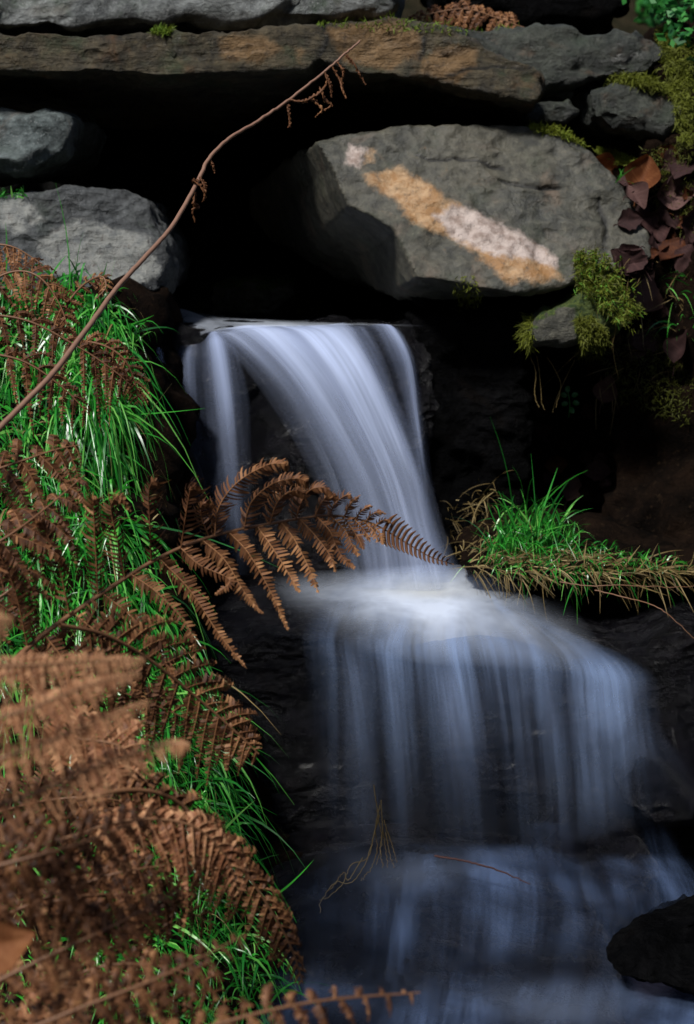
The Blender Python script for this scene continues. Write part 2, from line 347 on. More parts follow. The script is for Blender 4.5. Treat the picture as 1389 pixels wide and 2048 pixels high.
rock("dark_wall_rock", [(815, 632), (900, 622), (1000, 618), (1055, 630), (1066, 700), (1062, 830), (1075, 1000), (1050, 1150), (830, 1160)], 3.42, .8, 'black',
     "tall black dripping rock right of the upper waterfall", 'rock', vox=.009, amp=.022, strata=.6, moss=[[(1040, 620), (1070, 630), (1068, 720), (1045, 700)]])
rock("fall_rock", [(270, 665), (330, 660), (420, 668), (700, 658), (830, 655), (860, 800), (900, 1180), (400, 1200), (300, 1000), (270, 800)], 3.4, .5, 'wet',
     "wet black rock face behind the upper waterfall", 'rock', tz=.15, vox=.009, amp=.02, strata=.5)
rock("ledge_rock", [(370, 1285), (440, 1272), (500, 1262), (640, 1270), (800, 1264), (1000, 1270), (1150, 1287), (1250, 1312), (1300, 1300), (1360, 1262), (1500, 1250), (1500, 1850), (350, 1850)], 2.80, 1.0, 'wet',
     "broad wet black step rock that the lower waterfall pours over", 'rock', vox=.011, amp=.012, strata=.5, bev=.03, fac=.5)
rock("bank_mound", [(925, 1150), (950, 1118), (1040, 1085), (1150, 1092), (1300, 1120), (1500, 1134), (1500, 1165), (1100, 1154)], 3.0, .6, 'soil',
     kind='structure', tz=1.5, vox=.01, amp=.02)
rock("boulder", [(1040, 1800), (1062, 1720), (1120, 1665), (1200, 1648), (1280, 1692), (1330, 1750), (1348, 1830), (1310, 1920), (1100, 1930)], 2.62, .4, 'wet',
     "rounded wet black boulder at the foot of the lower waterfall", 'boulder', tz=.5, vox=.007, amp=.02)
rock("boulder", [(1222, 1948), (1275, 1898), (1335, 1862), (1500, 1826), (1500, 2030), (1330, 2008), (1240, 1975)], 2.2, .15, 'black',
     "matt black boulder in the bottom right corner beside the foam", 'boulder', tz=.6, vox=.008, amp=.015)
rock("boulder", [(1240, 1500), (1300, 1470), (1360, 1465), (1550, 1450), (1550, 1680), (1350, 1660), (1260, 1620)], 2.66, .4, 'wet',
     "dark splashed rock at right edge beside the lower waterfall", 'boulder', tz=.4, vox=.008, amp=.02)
rock("cascade_rock", [(470, 1810), (560, 1760), (700, 1735), (850, 1725), (1000, 1745), (1100, 1790), (1200, 1850), (1260, 1950), (1280, 2250), (430, 2250)], 2.42, .6, 'wet',
     "low wet rock mound under the bottom cascade", 'rock', tz=1.1, vox=.01, amp=.018, strata=.3, fac=.6)

# earth banks
rock("bank", [(-500, 560), (150, 575), (235, 600), (285, 660), (310, 760), (315, 1000), (350, 1200), (390, 1400), (430, 1600), (480, 1800), (530, 1950), (540, 2300), (-500, 2300)], 2.72, 1.0, 'soil',
     kind='structure', tz=.62, vox=.02, amp=.05)
rock("bank", [(1250, 330), (1300, 280), (1345, 90), (1420, 40), (1800, 20), (1800, 1250), (1300, 1150), (1215, 1080), (1200, 900), (1150, 790), (1195, 700), (1262, 660), (1290, 560), (1285, 430)], 3.55, .8, 'soil',
     kind='structure', tx=-.6, tz=.35, vox=.014, amp=.05)
rock("bank", [(1030, 690), (1300, 680), (1330, 1200), (1020, 1160)], 3.72, .5, 'soil', kind='structure', vox=.014, amp=.05)
# ------------------------------------------------------------ water
def water_mat(name, fu, fv, lo, hi, col=(.62, .72, .95), amt=1.0, fine=.35, seed=0.0, solid=.5, wisp=.35):
    N = NB(name); uv = N.n("TexCoord").outputs["UV"]
    def sn(a, b, det, ro, dist=0.0, off=0.0):
        x = N.n("VectorMath", operation='MULTIPLY_ADD'); N.set(x.inputs[0], uv); x.inputs[1].default_value = (a, b, 0); x.inputs[2].default_value = (seed + off, seed * 1.7, seed)
        return N.noise(x.outputs[0], 1, det, ro, dist)
    lowu = sn(fu * .28, fv * .35, 2, .5, .3, 1.9); a = sn(fu, fv, 4, .6, .5); b = sn(fu * 3.1, fv * 1.6, 3, .55, .2, 3.3); c = sn(fu * 9, fv * 3.5, 2, .5, .1, 7.7); w = sn(fu * .35, fv * 2.6, 4, .6, .6, 5.5)
    s = N.math('ADD', N.math('MULTIPLY', a, .6), N.math('ADD', N.math('MULTIPLY', b, .4 - fine * .15), N.math('MULTIPLY', c, fine * .15)))
    d = N.attr("dens")
    st = N.ramp(s, lo, hi, .1, 1.0)
    wi = N.math('MULTIPLY', N.ramp(w, .3, .66, 1 - wisp, 1.0), N.ramp(lowu, .36, .6, 1 - wisp, 1.1))
    al = N.math('MULTIPLY', N.math('MULTIPLY', d, amt), N.math('ADD', N.math('MULTIPLY', N.math('MULTIPLY', st, wi), N.math('SUBTRACT', 1.25, N.math('MULTIPLY', d, .5))), N.math('MULTIPLY', d, solid)))
    al = N.math('MINIMUM', al, .97)
    dif = N.n("BsdfDiffuse"); dif.inputs[0].default_value = (*col, 1)
    trl = N.n("BsdfTranslucent"); trl.inputs[0].default_value = (*col, 1)
    m1 = N.n("MixShader"); m1.inputs[0].default_value = .35; N.set(m1.inputs[1], dif.outputs[0]); N.set(m1.inputs[2], trl.outputs[0])
    tr = N.n("BsdfTransparent"); m2 = N.n("MixShader"); N.set(m2.inputs[0], al); N.set(m2.inputs[1], tr.outputs[0]); N.set(m2.inputs[2], m1.outputs[0])
    N.t.links.new(m2.outputs[0], N.out.inputs[0]); N.t.nodes.remove(N.b)
    return N.m
M['fall'] = water_mat("falling_water", 13, .7, .36, .66, col=(.62, .72, .98), solid=.36, wisp=.3)
M['veil'] = water_mat("water_veil", 15, .8, .36, .68, col=(.52, .62, .9), seed=5.1, wisp=.45)
M['curtain'] = water_mat("water_curtain", 19, .8, .38, .66, col=(.38, .53, .86), seed=9.3, solid=.12, fine=.6, wisp=.65)
M['foam'] = water_mat("foaming_water", 4, 3, .3, .66, col=(.78, .86, 1.0), seed=2.2, wisp=.2)
M['casc'] = water_mat("cascading_water", 12, 1.9, .42, .68, col=(.21, .31, .56), seed=4.4, solid=.1, wisp=.75)

def scl(g, f): return [[(*p[:3], p[3] * f(j)) for j, p in enumerate(q)] for q in g]
def sheet(name, guides, mat, nu=70, nv=110, off=0.0, k=1.0, jit=.004, seed=0):
    """guides: list over width of flow lines [(px,py,d,dens)...]; spline surface through them"""
    m = max(len(g) for g in guides)
    G = np.array([cr(g, nv) for g in guides])              # nG,nv,4
    S = np.array([cr(G[:, j], nu) for j in range(nv)])     # nv,nu,4
    V = np.zeros((nv, nu, 3))
    for j in range(nv):
        for i in range(nu):
            px, py, d, _ = S[j, i]; V[j, i] = W(px, py, d - off)
    dens = np.clip(S[..., 3], 0, 1) * k
    mid = nv // 3; wu = np.concatenate([[0], np.cumsum(np.linalg.norm(np.diff(V[mid], axis=0), axis=1))])
    wv = np.concatenate([[0], np.cumsum(np.linalg.norm(np.diff(V[:, nu // 2], axis=0), axis=1))])
    U, Vv = np.meshgrid(wu, wv); Vf = V.reshape(-1, 3)
    nz = fbm(np.stack([U.ravel() * 30, Vv.ravel() * 2.2, U.ravel() * 0 + seed], 1), 1, 3, seed)
    Vf = Vf + np.stack([nz * 0, -nz * jit, nz * jit * .3], 1)
    idx = np.arange(nv * nu).reshape(nv, nu); a = idx[:-1, :-1].ravel(); b = idx[:-1, 1:].ravel(); c = idx[1:, 1:].ravel(); d_ = idx[1:, :-1].ravel()
    o = mesh_obj(name, Vf, np.stack([a, b, c, d_], 1), M[mat], uv=np.stack([U.ravel(), Vv.ravel()], 1), attrs={"dens": dens.ravel()}, origin=Vf.mean(0))
    tag(o, kind='structure'); return o

# water seen lying behind the lip
sheet("stream", [[(230, 640, 3.95, 0), (300, 652, 3.62, 0), (400, 672, 3.42, 0)], [(318, 606, 4.0, .1), (365, 624, 3.72, .45), (425, 662, 3.42, .35)], [(385, 622, 4.1, .1), (440, 640, 3.72, .4), (500, 655, 3.42, .5)],
                 [(500, 634, 4.2, .0), (560, 643, 3.7, .3), (600, 651, 3.41, .7)], [(640, 637, 4.2, .0), (660, 645, 3.7, .15), (680, 650, 3.41, .5)], [(760, 640, 4.2, 0), (760, 646, 3.7, .05), (760, 650, 3.41, .3)], [(860, 642, 4.2, 0), (850, 647, 3.7, 0), (850, 652, 3.41, 0)]], 'foam', 60, 30, jit=.002)
# main chute
MAIN = [
 [(408, 664, 3.41, 0), (440, 685, 3.36, 0), (500, 755, 3.31, .0), (565, 850, 3.26, .0), (620, 950, 3.20, .0), (660, 1060, 3.13, .0), (690, 1175, 3.05, .0)],
 [(425, 660, 3.41, .5), (470, 672, 3.35, .6), (545, 745, 3.29, .45), (612, 840, 3.24, .4), (668, 950, 3.18, .35), (700, 1060, 3.11, .3), (725, 1175, 3.03, .2)],
 [(500, 653, 3.41, .9), (550, 668, 3.33, .95), (620, 745, 3.26, .8), (685, 850, 3.20, .7), (740, 955, 3.14, .65), (775, 1060, 3.08, .6), (795, 1178, 3.01, .55)],
 [(590, 650, 3.41, .95), (635, 668, 3.32, 1), (692, 745, 3.24, .95), (745, 850, 3.18, .85), (788, 955, 3.12, .75), (815, 1060, 3.06, .7), (840, 1180, 3.00, .6)],
 [(650, 649, 3.41, .9), (685, 665, 3.32, .9), (735, 740, 3.24, .95), (785, 850, 3.18, .95), (825, 955, 3.12, .8), (852, 1060, 3.06, .75), (882, 1178, 3.00, .65)],
 [(690, 648, 3.41, .6), (712, 665, 3.34, .5), (755, 740, 3.26, .55), (805, 850, 3.20, .6), (845, 955, 3.14, .5), (873, 1060, 3.08, .5), (912, 1172, 3.01, .3)],
 [(715, 650, 3.42, 0), (728, 670, 3.36, .0), (772, 740, 3.30, .0), (822, 850, 3.24, .0), (862, 955, 3.18, .0), (890, 1060, 3.11, .0), (940, 1168, 3.04, 0)]]
MAIN = [[(p[0], p[1] + (3 * math.sin(i * 2.3) if j < 2 else 0), p[2], p[3] * [1, .9, 1, 1, .9, .5, 1][i]) for j, p in enumerate(g)] for i, g in enumerate(MAIN)]
MAIN = scl(MAIN, lambda j: [.9, 1, .95, .8, .7, .65, .7][j])
sheet("waterfall", MAIN, 'fall', 90, 120, seed=1)
sheet("waterfall", [[(p[0] + 6, p[1] + 3, p[2] + .05, p[3]) for p in g] for g in MAIN], 'veil', 70, 90, k=.55, seed=2)
# thin right-hand veil
sheet("waterfall", [
 [(690, 655, 3.42, 0), (705, 668, 3.39, .1), (745, 740, 3.34, .15), (795, 860, 3.29, .15), (830, 960, 3.25, .1), (850, 1060, 3.22, 0)],
 [(710, 652, 3.42, .2), (728, 664, 3.38, .28), (768, 740, 3.33, .16), (805, 860, 3.28, .14), (835, 960, 3.24, .15), (852, 1060, 3.22, 0)],
 [(738, 650, 3.42, .2), (755, 668, 3.38, .12), (790, 745, 3.32, .08), (818, 860, 3.28, .08), (842, 960, 3.24, .15), (855, 1060, 3.22, 0)],
 [(765, 648, 3.42, .6), (785, 656, 3.38, .75), (815, 720, 3.31, .5), (836, 850, 3.27, .38), (850, 960, 3.24, .18), (858, 1060, 3.22, 0)],
 [(785, 652, 3.42, .2), (805, 672, 3.38, .3), (828, 730, 3.31, .2), (845, 850, 3.28, .1), (858, 960, 3.25, .05), (862, 1060, 3.22, 0)],
 [(800, 655, 3.42, 0), (815, 680, 3.38, 0), (838, 735, 3.33, 0), (853, 850, 3.29, 0), (866, 960, 3.26, 0), (870, 1060, 3.23, 0)]], 'veil', 60, 80, seed=3)
# left veil down the rock
sheet("waterfall", [
 [(352, 690, 3.36, 0), (352, 720, 3.34, 0), (356, 800, 3.32, 0), (362, 900, 3.30, .0), (380, 1020, 3.27, 0), (400, 1150, 3.24, 0)],
 [(378, 690, 3.36, .25), (376, 715, 3.33, .4), (382, 800, 3.31, .32), (392, 900, 3.29, .22), (410, 1020, 3.26, .15), (430, 1150, 3.23, .05)],
 [(405, 684, 3.36, .1), (403, 712, 3.33, .12), (410, 800, 3.31, .1), (422, 900, 3.29, .15), (438, 1020, 3.26, .12), (455, 1150, 3.22, .06)],
 [(424, 664, 3.37, .5), (434, 690, 3.32, .75), (450, 790, 3.29, .6), (462, 900, 3.27, .25), (472, 1020, 3.24, .18), (480, 1150, 3.20, .08)],
 [(440, 664, 3.37, .3), (458, 695, 3.32, .3), (474, 790, 3.29, .18), (484, 900, 3.27, .1), (492, 1020, 3.24, .06), (500, 1150, 3.20, 0)],
 [(452, 664, 3.38, 0), (475, 700, 3.33, 0), (500, 790, 3.30, 0), (505, 900, 3.28, 0), (510, 1020, 3.25, 0), (515, 1150, 3.21, 0)]], 'veil', 60, 80, seed=4)
sheet("waterfall", [
 [(290, 678, 3.3, 0), (306, 700, 3.27, 0), (318, 780, 3.25, 0), (322, 860, 3.24, 0), (326, 980, 3.22, 0)],
 [(298, 676, 3.3, .3), (316, 698, 3.26, .55), (328, 780, 3.24, .35), (331, 860, 3.23, .2), (335, 980, 3.21, 0)],
 [(308, 678, 3.3, 0), (328, 705, 3.27, 0), (340, 780, 3.25, 0), (343, 860, 3.24, 0), (346, 980, 3.22, 0)]], 'veil', 24, 50, seed=5)
# pool + lower curtain: one continuous sheet over the lip
CURT = [
 [(470, 1150, 3.25, 0), (500, 1195, 3.02, 0), (570, 1250, 2.80, 0), (600, 1285, 2.73, 0), (610, 1350, 2.71, 0), (612, 1480, 2.69, 0), (615, 1600, 2.68, 0), (615, 1740, 2.66, 0)],
 [(560, 1140, 3.28, .1), (590, 1190, 3.02, .3), (640, 1250, 2.80, .12), (655, 1285, 2.73, .12), (660, 1350, 2.70, .2), (660, 1480, 2.68, .13), (660, 1600, 2.67, .1), (660, 1740, 2.66, .02)],
 [(650, 1135, 3.3, .2), (665, 1190, 3.02, .6), (690, 1252, 2.80, .2), (702, 1290, 2.72, .3), (712, 1350, 2.69, .5), (728, 1480, 2.67, .42), (738, 1600, 2.66, .3), (748, 1740, 2.64, .12)],
 [(715, 1132, 3.3, .4), (730, 1190, 3.02, .9), (738, 1255, 2.80, .35), (745, 1292, 2.72, .3), (752, 1350, 2.69, .25), (762, 1480, 2.67, .14), (772, 1600, 2.66, .1), (780, 1740, 2.64, .08)],
 [(770, 1130, 3.3, .7), (785, 1192, 3.02, 1), (782, 1258, 2.80, .5), (780, 1295, 2.72, .45), (784, 1355, 2.69, .5), (798, 1480, 2.67, .45), (808, 1600, 2.66, .38), (816, 1740, 2.64, .2)],
 [(830, 1130, 3.3, .8), (840, 1192, 3.02, 1), (840, 1260, 2.80, .6), (842, 1298, 2.71, .42), (848, 1360, 2.68, .3), (856, 1480, 2.66, .22), (864, 1600, 2.65, .2), (870, 1740, 2.63, .15)],
 [(880, 1130, 3.3, .7), (890, 1192, 3.02, 1), (884, 1260, 2.79, .75), (882, 1300, 2.70, .6), (892, 1365, 2.67, .62), (906, 1480, 2.65, .58), (920, 1600, 2.64, .45), (930, 1740, 2.62, .35)],
 [(930, 1132, 3.28, .4), (945, 1194, 3.0, .9), (945, 1258, 2.79, .7), (948, 1300, 2.70, .5), (962, 1370, 2.67, .38), (978, 1480, 2.65, .3), (990, 1600, 2.64, .25), (1000, 1740, 2.62, .2)],
 [(980, 1136, 3.25, .25), (1005, 1200, 2.98, .8), (1015, 1260, 2.79, .8), (1022, 1305, 2.70, .6), (1030, 1380, 2.67, .42), (1040, 1480, 2.65, .38), (1050, 1600, 2.64, .28), (1060, 1720, 2.62, .2)],
 [(1040, 1145, 3.2, .2), (1075, 1215, 2.95, .55), (1085, 1270, 2.79, .65), (1092, 1318, 2.70, .6), (1100, 1390, 2.67, .48), (1108, 1480, 2.65, .4), (1115, 1580, 2.64, .35), (1120, 1700, 2.62, .2)],
 [(1100, 1158, 3.15, .12), (1140, 1230, 2.92, .3), (1155, 1288, 2.78, .35), (1165, 1335, 2.70, .6), (1172, 1400, 2.67, .55), (1178, 1480, 2.65, .5), (1185, 1570, 2.64, .4), (1190, 1680, 2.62, .2)],
 [(1150, 1172, 3.1, .08), (1195, 1240, 2.90, .2), (1218, 1295, 2.78, .35), (1228, 1345, 2.69, .75), (1238, 1410, 2.66, .65), (1245, 1480, 2.64, .6), (1250, 1560, 2.63, .4), (1258, 1660, 2.61, .15)],
 [(1185, 1185, 3.05, .05), (1235, 1250, 2.88, .12), (1265, 1305, 2.77, .2), (1275, 1350, 2.69, .4), (1285, 1410, 2.66, .4), (1292, 1480, 2.64, .45), (1305, 1550, 2.62, .25), (1320, 1650, 2.60, .06)],
 [(1215, 1195, 3.0, 0), (1270, 1260, 2.86, 0), (1302, 1315, 2.76, 0), (1312, 1355, 2.70, 0), (1318, 1410, 2.67, 0), (1330, 1470, 2.65, 0), (1380, 1530, 2.62, .0), (1400, 1640, 2.58, 0)]]
CURT = [[(880 + (p[0] - 880) * [.42, .66, .9][j] if j < 3 else p[0], *p[1:]) for j, p in enumerate(g)] for g in CURT]
CURT = [[(*p[:3], (p[3] ** 1.6 * 1.25 if j > 3 else p[3])) for j, p in enumerate(g)] for g in CURT]
CURT = scl(CURT, lambda j: [.4, .7, .8, .9, .85, .7, .5, 0][j])
sheet("waterfall", CURT, 'curtain', 190, 150, seed=6)
sheet("waterfall", [[(p[0] + 5, p[1] + 2, p[2] + .045, p[3] * (1 if j > 3 else .3)) for j, p in enumerate(g)] for g in CURT], 'veil', 130, 100, k=.3, seed=8)
# foam where the chute lands
sheet("foam", [
 [(540, 1150, 3.2, 0), (545, 1185, 3.05, 0), (560, 1215, 2.92, 0), (590, 1248, 2.80, 0), (600, 1300, 2.72, 0)],
 [(640, 1140, 3.2, 0), (640, 1185, 3.03, .4), (650, 1212, 2.91, .25), (665, 1250, 2.80, .05), (670, 1300, 2.71, 0)],
 [(740, 1135, 3.2, 0), (745, 1183, 3.03, .85), (750, 1212, 2.90, .7), (752, 1252, 2.80, .25), (752, 1310, 2.71, 0)],
 [(840, 1130, 3.2, .1), (845, 1180, 3.03, 1), (845, 1216, 2.89, 1), (845, 1256, 2.79, .45), (848, 1330, 2.70, 0)],
 [(925, 1130, 3.2, .1), (935, 1180, 3.03, .95), (940, 1216, 2.89, .9), (948, 1258, 2.79, .5), (958, 1335, 2.70, 0)],
 [(990, 1140, 3.2, 0), (1010, 1195, 3.0, .35), (1025, 1225, 2.88, .4), (1045, 1272, 2.78, .3), (1065, 1340, 2.70, 0)],
 [(1050, 1150, 3.2, 0), (1080, 1205, 2.98, .05), (1105, 1240, 2.87, .12), (1130, 1286, 2.78, .15), (1150, 1350, 2.70, 0)],
 [(1110, 1155, 3.2, 0), (1150, 1215, 2.97, 0), (1180, 1250, 2.86, 0), (1210, 1300, 2.78, 0), (1225, 1370, 2.69, 0)]], 'foam', 80, 70, off=.02, jit=.003, seed=11)
# bottom cascade
rg = np.random.default_rng(5)
CX = [540, 600, 670, 740, 810, 880, 950, 1020, 1100, 1180, 1260, 1330, 1420]
T0 = [0, .12, .38, .6, .55, .5, .6, .45, .4, .42, .45, .4, .3]
CASC = []
for i, x in enumerate(CX):
    t = T0[i]; lift = 0 if 1 < i < 9 else 20
    CASC.append([(x * .9 + 80, 1685 + lift, 2.68, 0), (x * .93 + 60, 1712 + lift, 2.63, t * .9), (x * .97 + 25, 1752 + lift, 2.54, t), (x, 1805 + lift, 2.455, t * (.7 + .5 * rg.random())), (x - 4, 1870, 2.40, t * (.5 + .9 * rg.random())),
                 (x - 10, 1935, 2.345, t * (.4 + .7 * rg.random())), (x - 20, 1985, 2.25, min(1, t * .8 + .45)), (x - 30, 2040, 2.14, t * .7 + .5), (x - 40, 2120, 2.0, t * .7 + .5)])
CASC = scl(CASC, lambda j: [.3, .6, .62, .5, .45, .45, .5, .5, .5][j])
sheet("cascade", CASC, 'casc', 150, 120, off=.025, jit=.005, seed=12)
sheet("cascade", [[(p[0] + 20, p[1] + 4, p[2] + .03, p[3]) for p in g] for g in CASC], 'casc', 100, 80, k=.6, off=.03, jit=.006, seed=13)
# mist-veil on the boulder at the foot
sheet("cascade", [
 [(1040, 1650, 2.52, 0), (1045, 1690, 2.46, 0), (1040, 1760, 2.42, 0), (1035, 1850, 2.4, 0)],
 [(1075, 1640, 2.52, .0), (1085, 1665, 2.46, .3), (1080, 1760, 2.41, .12), (1078, 1850, 2.38, 0)],
 [(1130, 1640, 2.52, .0), (1135, 1662, 2.46, .2), (1130, 1760, 2.40, .05), (1130, 1850, 2.37, 0)],
 [(1230, 1640, 2.52, .0), (1245, 1670, 2.46, .08), (1240, 1760, 2.39, .04), (1235, 1850, 2.36, 0)],
 [(1290, 1640, 2.52, .0), (1310, 1710, 2.45, .22), (1320, 1780, 2.40, .25), (1310, 1870, 2.36, 0)],
 [(1340, 1640, 2.52, 0), (1370, 1710, 2.46, .0), (1390, 1790, 2.42, 0), (1400, 1880, 2.38, 0)]], 'casc', 60, 60, off=.02, seed=14, k=.6)

# dark clear water lying in the channel and on the step
def gloss(name, col):
    N = NB(name); v = N.n("NewGeometry").outputs["Position"]
    N.b.inputs["Base Color"].default_value = (*col, 1); N.b.inputs["Roughness"].default_value = .12
    N.bump(N.noise(N.vmul(v, (1, .6, 1)), 22, 4, .6, .5), .6, .02); return N.m
M['pool'] = gloss("dark_water", (.012, .012, .02))
def flat(name, pts, z):
    c = np.array([p for p in pts], float); V = np.column_stack([c, np.full(len(c), z)])
    o = mesh_obj(name, V, [list(range(len(c)))], M['pool'], origin=V.mean(0), smooth=False); tag(o, kind='structure'); return o
flat("stream_water", [(-2.5, -2.6), (2.5, -2.6), (2.5, 2.6), (-2.5, 2.6)], .06)

def spray(label_pts, rx, ry, rz, dens, seed):
    c = W(*label_pts); bm = bmesh.new(); bmesh.ops.create_icosphere(bm, subdivisions=3, radius=1)
    bmesh.ops.scale(bm, vec=(rx, ry, rz), verts=bm.verts); me = bpy.data.meshes.new("spray"); bm.to_mesh(me); bm.free()
    o = bpy.data.objects.new("spray", me); COL.objects.link(o); o.location = c
    m = bpy.data.materials.new("water_spray"); m.use_nodes = True; t = m.node_tree; t.nodes.remove(t.nodes["Principled BSDF"])
    N = NB.__new__(NB); N.m = m; N.t = t; N.out = t.nodes["Material Output"]
    v = N.obj(); q = N.vmul(v, (1 / rx, 1 / ry, 1 / rz)); ln = N.n("VectorMath", operation='LENGTH'); N.set(ln.inputs[0], q)
    fo = N.ramp(ln.outputs["Value"], 1.0, .0); fo = N.math('MULTIPLY', fo, fo)
    de = N.math('MULTIPLY', N.math('MULTIPLY', fo, dens), N.ramp(N.noise(v, 9, 3), .3, .7, .5, 1.2))
    pv = N.n("VolumeScatter"); pv.inputs["Color"].default_value = (.55, .68, 1, 1); N.set(pv.inputs["Density"], de)
    N.t.links.new(pv.outputs[0], N.out.inputs["Volume"]); me.materials.append(m); o["kind"] = "stuff"; return o
for p, r, dn, lb in [((860, 1172, 2.98), (.23, .14, .05), 7, "soft white spray where the upper waterfall lands"), ((820, 1740, 2.56), (.24, .12, .07), 4, "faint bluish spray at the foot of the lower waterfall"), ((1120, 2010, 2.2), (.26, .1, .06), 5, "faint bluish spray along the bottom edge of the stream")]:
    o = spray(p, *r, dn, 1); tag(o, lb, "spray")
# ------------------------------------------------------------ plants
dg = bpy.context.evaluated_depsgraph_get()
bv, bf = [], []
for o in SOLID + [ground]:
    n0 = len(bv); mw = o.matrix_world.copy(); mw.translation = o.location
    bv += [mw @ v.co for v in o.data.vertices]; bf += [[i + n0 for i in p.vertices] for p in o.data.polygons]
BVH = BVHTree.FromPolygons(bv, bf); del bv, bf
CAM0 = Vector((0, 0, CAMZ))
def hit(px, py):
    loc, nor, _, _ = BVH.ray_cast(CAM0, ray(px, py)); return (loc, nor) if loc else (None, None)
def scatter(poly, n, dmax=9):
    P = np.array(poly, float); out = []; lo, hi = P.min(0), P.max(0); k = 0
    while len(out) < n and k < n * 8:
        k += 1; x = random.uniform(lo[0], hi[0]); y = random.uniform(lo[1], hi[1])
        if polydist(np.array([x]), np.array([y]), poly)[0] < 0: continue
        l, nn = hit(x, y)
        if l and l.y < dmax: out.append((l, nn))
    return out

def leaf_mat(name, cols, trans=.3, rough=.5, scale=30, spec=.4):
    N = NB(name); a = N.attr("tint"); v = N.n("NewGeometry").outputs["Position"]
    f = N.math('ADD', N.math('MULTIPLY', a, .75), N.math('MULTIPLY', N.noise(v, scale, 4, .6), .4), clamp=True)
    r = N.n("ValToRGB"); N.set(r.inputs[0], f); e = r.color_ramp.elements
    while len(e) < len(cols): e.new(.5)
    for i, c in enumerate(cols): e[i].position = .12 + .8 * i / (len(cols) - 1); e[i].color = (*c, 1)
    N.set(N.b.inputs["Base Color"], r.outputs[0]); N.b.inputs["Roughness"].default_value = rough
    N.b.inputs["Specular IOR Level"].default_value = spec
    t = N.n("BsdfTranslucent"); N.set(t.inputs[0], r.outputs[0]); m = N.n("MixShader"); m.inputs[0].default_value = trans
    N.set(m.inputs[1], N.b.outputs[0]); N.set(m.inputs[2], t.outputs[0]); N.set(N.out.inputs[0], m.outputs[0])
    return N.m
M['grass'] = leaf_mat("green_grass", [(.006, .05, .008), (.014, .17, .02), (.04, .34, .03), (.20, .52, .10)], .3, .32, spec=.6)
M['straw'] = leaf_mat("straw", [(.06, .04, .012), (.2, .14, .05), (.35, .27, .12)], .25, .6)
M['moss'] = leaf_mat("moss_shoots", [(.02, .03, .004), (.09, .10, .008), (.16, .19, .015), (.10, .30, .03)], .3, .7, 40)
M['fern'] = leaf_mat("dead_bracken", [(.022, .009, .005), (.085, .034, .015), (.20, .085, .036), (.46, .23, .10)], .3, .6, 22, .3)
M['fern_pale'] = leaf_mat("pale_dead_bracken", [(.03, .012, .006), (.15, .058, .026), (.33, .14, .065), (.60, .33, .17)], .3, .6, 22, .3)
M['stem'] = leaf_mat("bracken_stem", [(.08, .035, .016), (.17, .08, .038), (.28, .15, .075)], .05, .5, 60, .4)
M['branch'] = leaf_mat("dry_stem", [(.10, .05, .035), (.20, .11, .075), (.3, .17, .11)], .0, .55, 90, .4)
M['leaf'] = leaf_mat("fallen_leaf", [(.02, .009, .009), (.06, .028, .026), (.11, .06, .052)], .1, .8, 40, .2)
M['leaf_red'] = leaf_mat("rusty_leaf", [(.04, .012, .006), (.12, .038, .012), (.22, .09, .034)], .2, .75, 40, .2)
M['ivy'] = leaf_mat("green_leaves", [(.01, .06, .015), (.02, .16, .03), (.06, .28, .05)], .3, .5, 20, .4)

def blades(name, roots, dirs, L, wd, droop, mat, seg=6, side=None, curlx=None, tint=None, fold=True, **tg):
    roots = np.array([tuple(r) for r in roots]); n = len(roots); D = np.array([tuple(r) for r in dirs]); D /= np.linalg.norm(D, axis=1)[:, None]
    L = np.broadcast_to(np.asarray(L, float), (n,)); wd = np.broadcast_to(np.asarray(wd, float), (n,)); droop = np.broadcast_to(np.asarray(droop, float), (n,))
    view = np.array([0, -1, .25]) + rng.normal(size=(n, 3)) * .75
    S = np.cross(D, view); S /= np.linalg.norm(S, axis=1)[:, None] + 1e-9
    wob = rng.normal(size=(n, 3)) * .24
    V = np.zeros((n, seg + 1, 2, 3))
    for k in range(seg + 1):
        t = k / seg; w = wd * (1 - t ** 2.2) * .5 * (0.55 + .45 * min(1, t * 4)) + .0002
        c = roots + D * (L * t)[:, None] + wob * (L * t * t)[:, None]
        c[:, 2] -= L * droop * t ** 2.2
        hor = 1 - .35 * np.clip(droop, 0, 1.5) * t * t * .5
        c[:, :2] = roots[:, :2] + (c[:, :2] - roots[:, :2]) * hor[:, None]
        V[:, k, 0] = c - S * w[:, None]; V[:, k, 1] = c + S * w[:, None]
    base = np.arange(n)[:, None] * (seg + 1) * 2; k = np.arange(seg)[None] * 2
    F_ = np.stack([base + k, base + k + 1, base + k + 3, base + k + 2], -1).reshape(-1, 4)
    ti = (np.clip(rng.normal(.45, .25, n), 0, 1) if tint is None else np.broadcast_to(tint, (n,)))
    o = mesh_obj(name, V.reshape(-1, 3), F_, M[mat], attrs={"tint": np.repeat(ti, (seg + 1) * 2)}, origin=roots.mean(0))
    tag(o, **tg); return o

def grass_patch(poly, n, L, wd, base_dir, spread, droop, mat='grass', lift=0.0, dj=.25, **k):
    pts = scatter(poly, n); m = len(pts)
    D = np.array(base_dir)[None] + rng.normal(size=(m, 3)) * spread
    Ls = L * (.55 + .9 * rng.random(m)); dr = droop * (1 + dj * rng.normal(size=m))
    return [p[0] + p[1] * lift * random.random() for p in pts], D, Ls, np.full(m, wd) * (.6 + .8 * rng.random(m)), dr
def patches(name, plist, mat, **tg):
    A = [grass_patch(**p) for p in plist]
    return blades(name, sum([a[0] for a in A], []), np.vstack([a[1] for a in A]), np.concatenate([a[2] for a in A]), np.concatenate([a[3] for a in A]), np.concatenate([a[4] for a in A]), mat, kind='stuff', **tg)

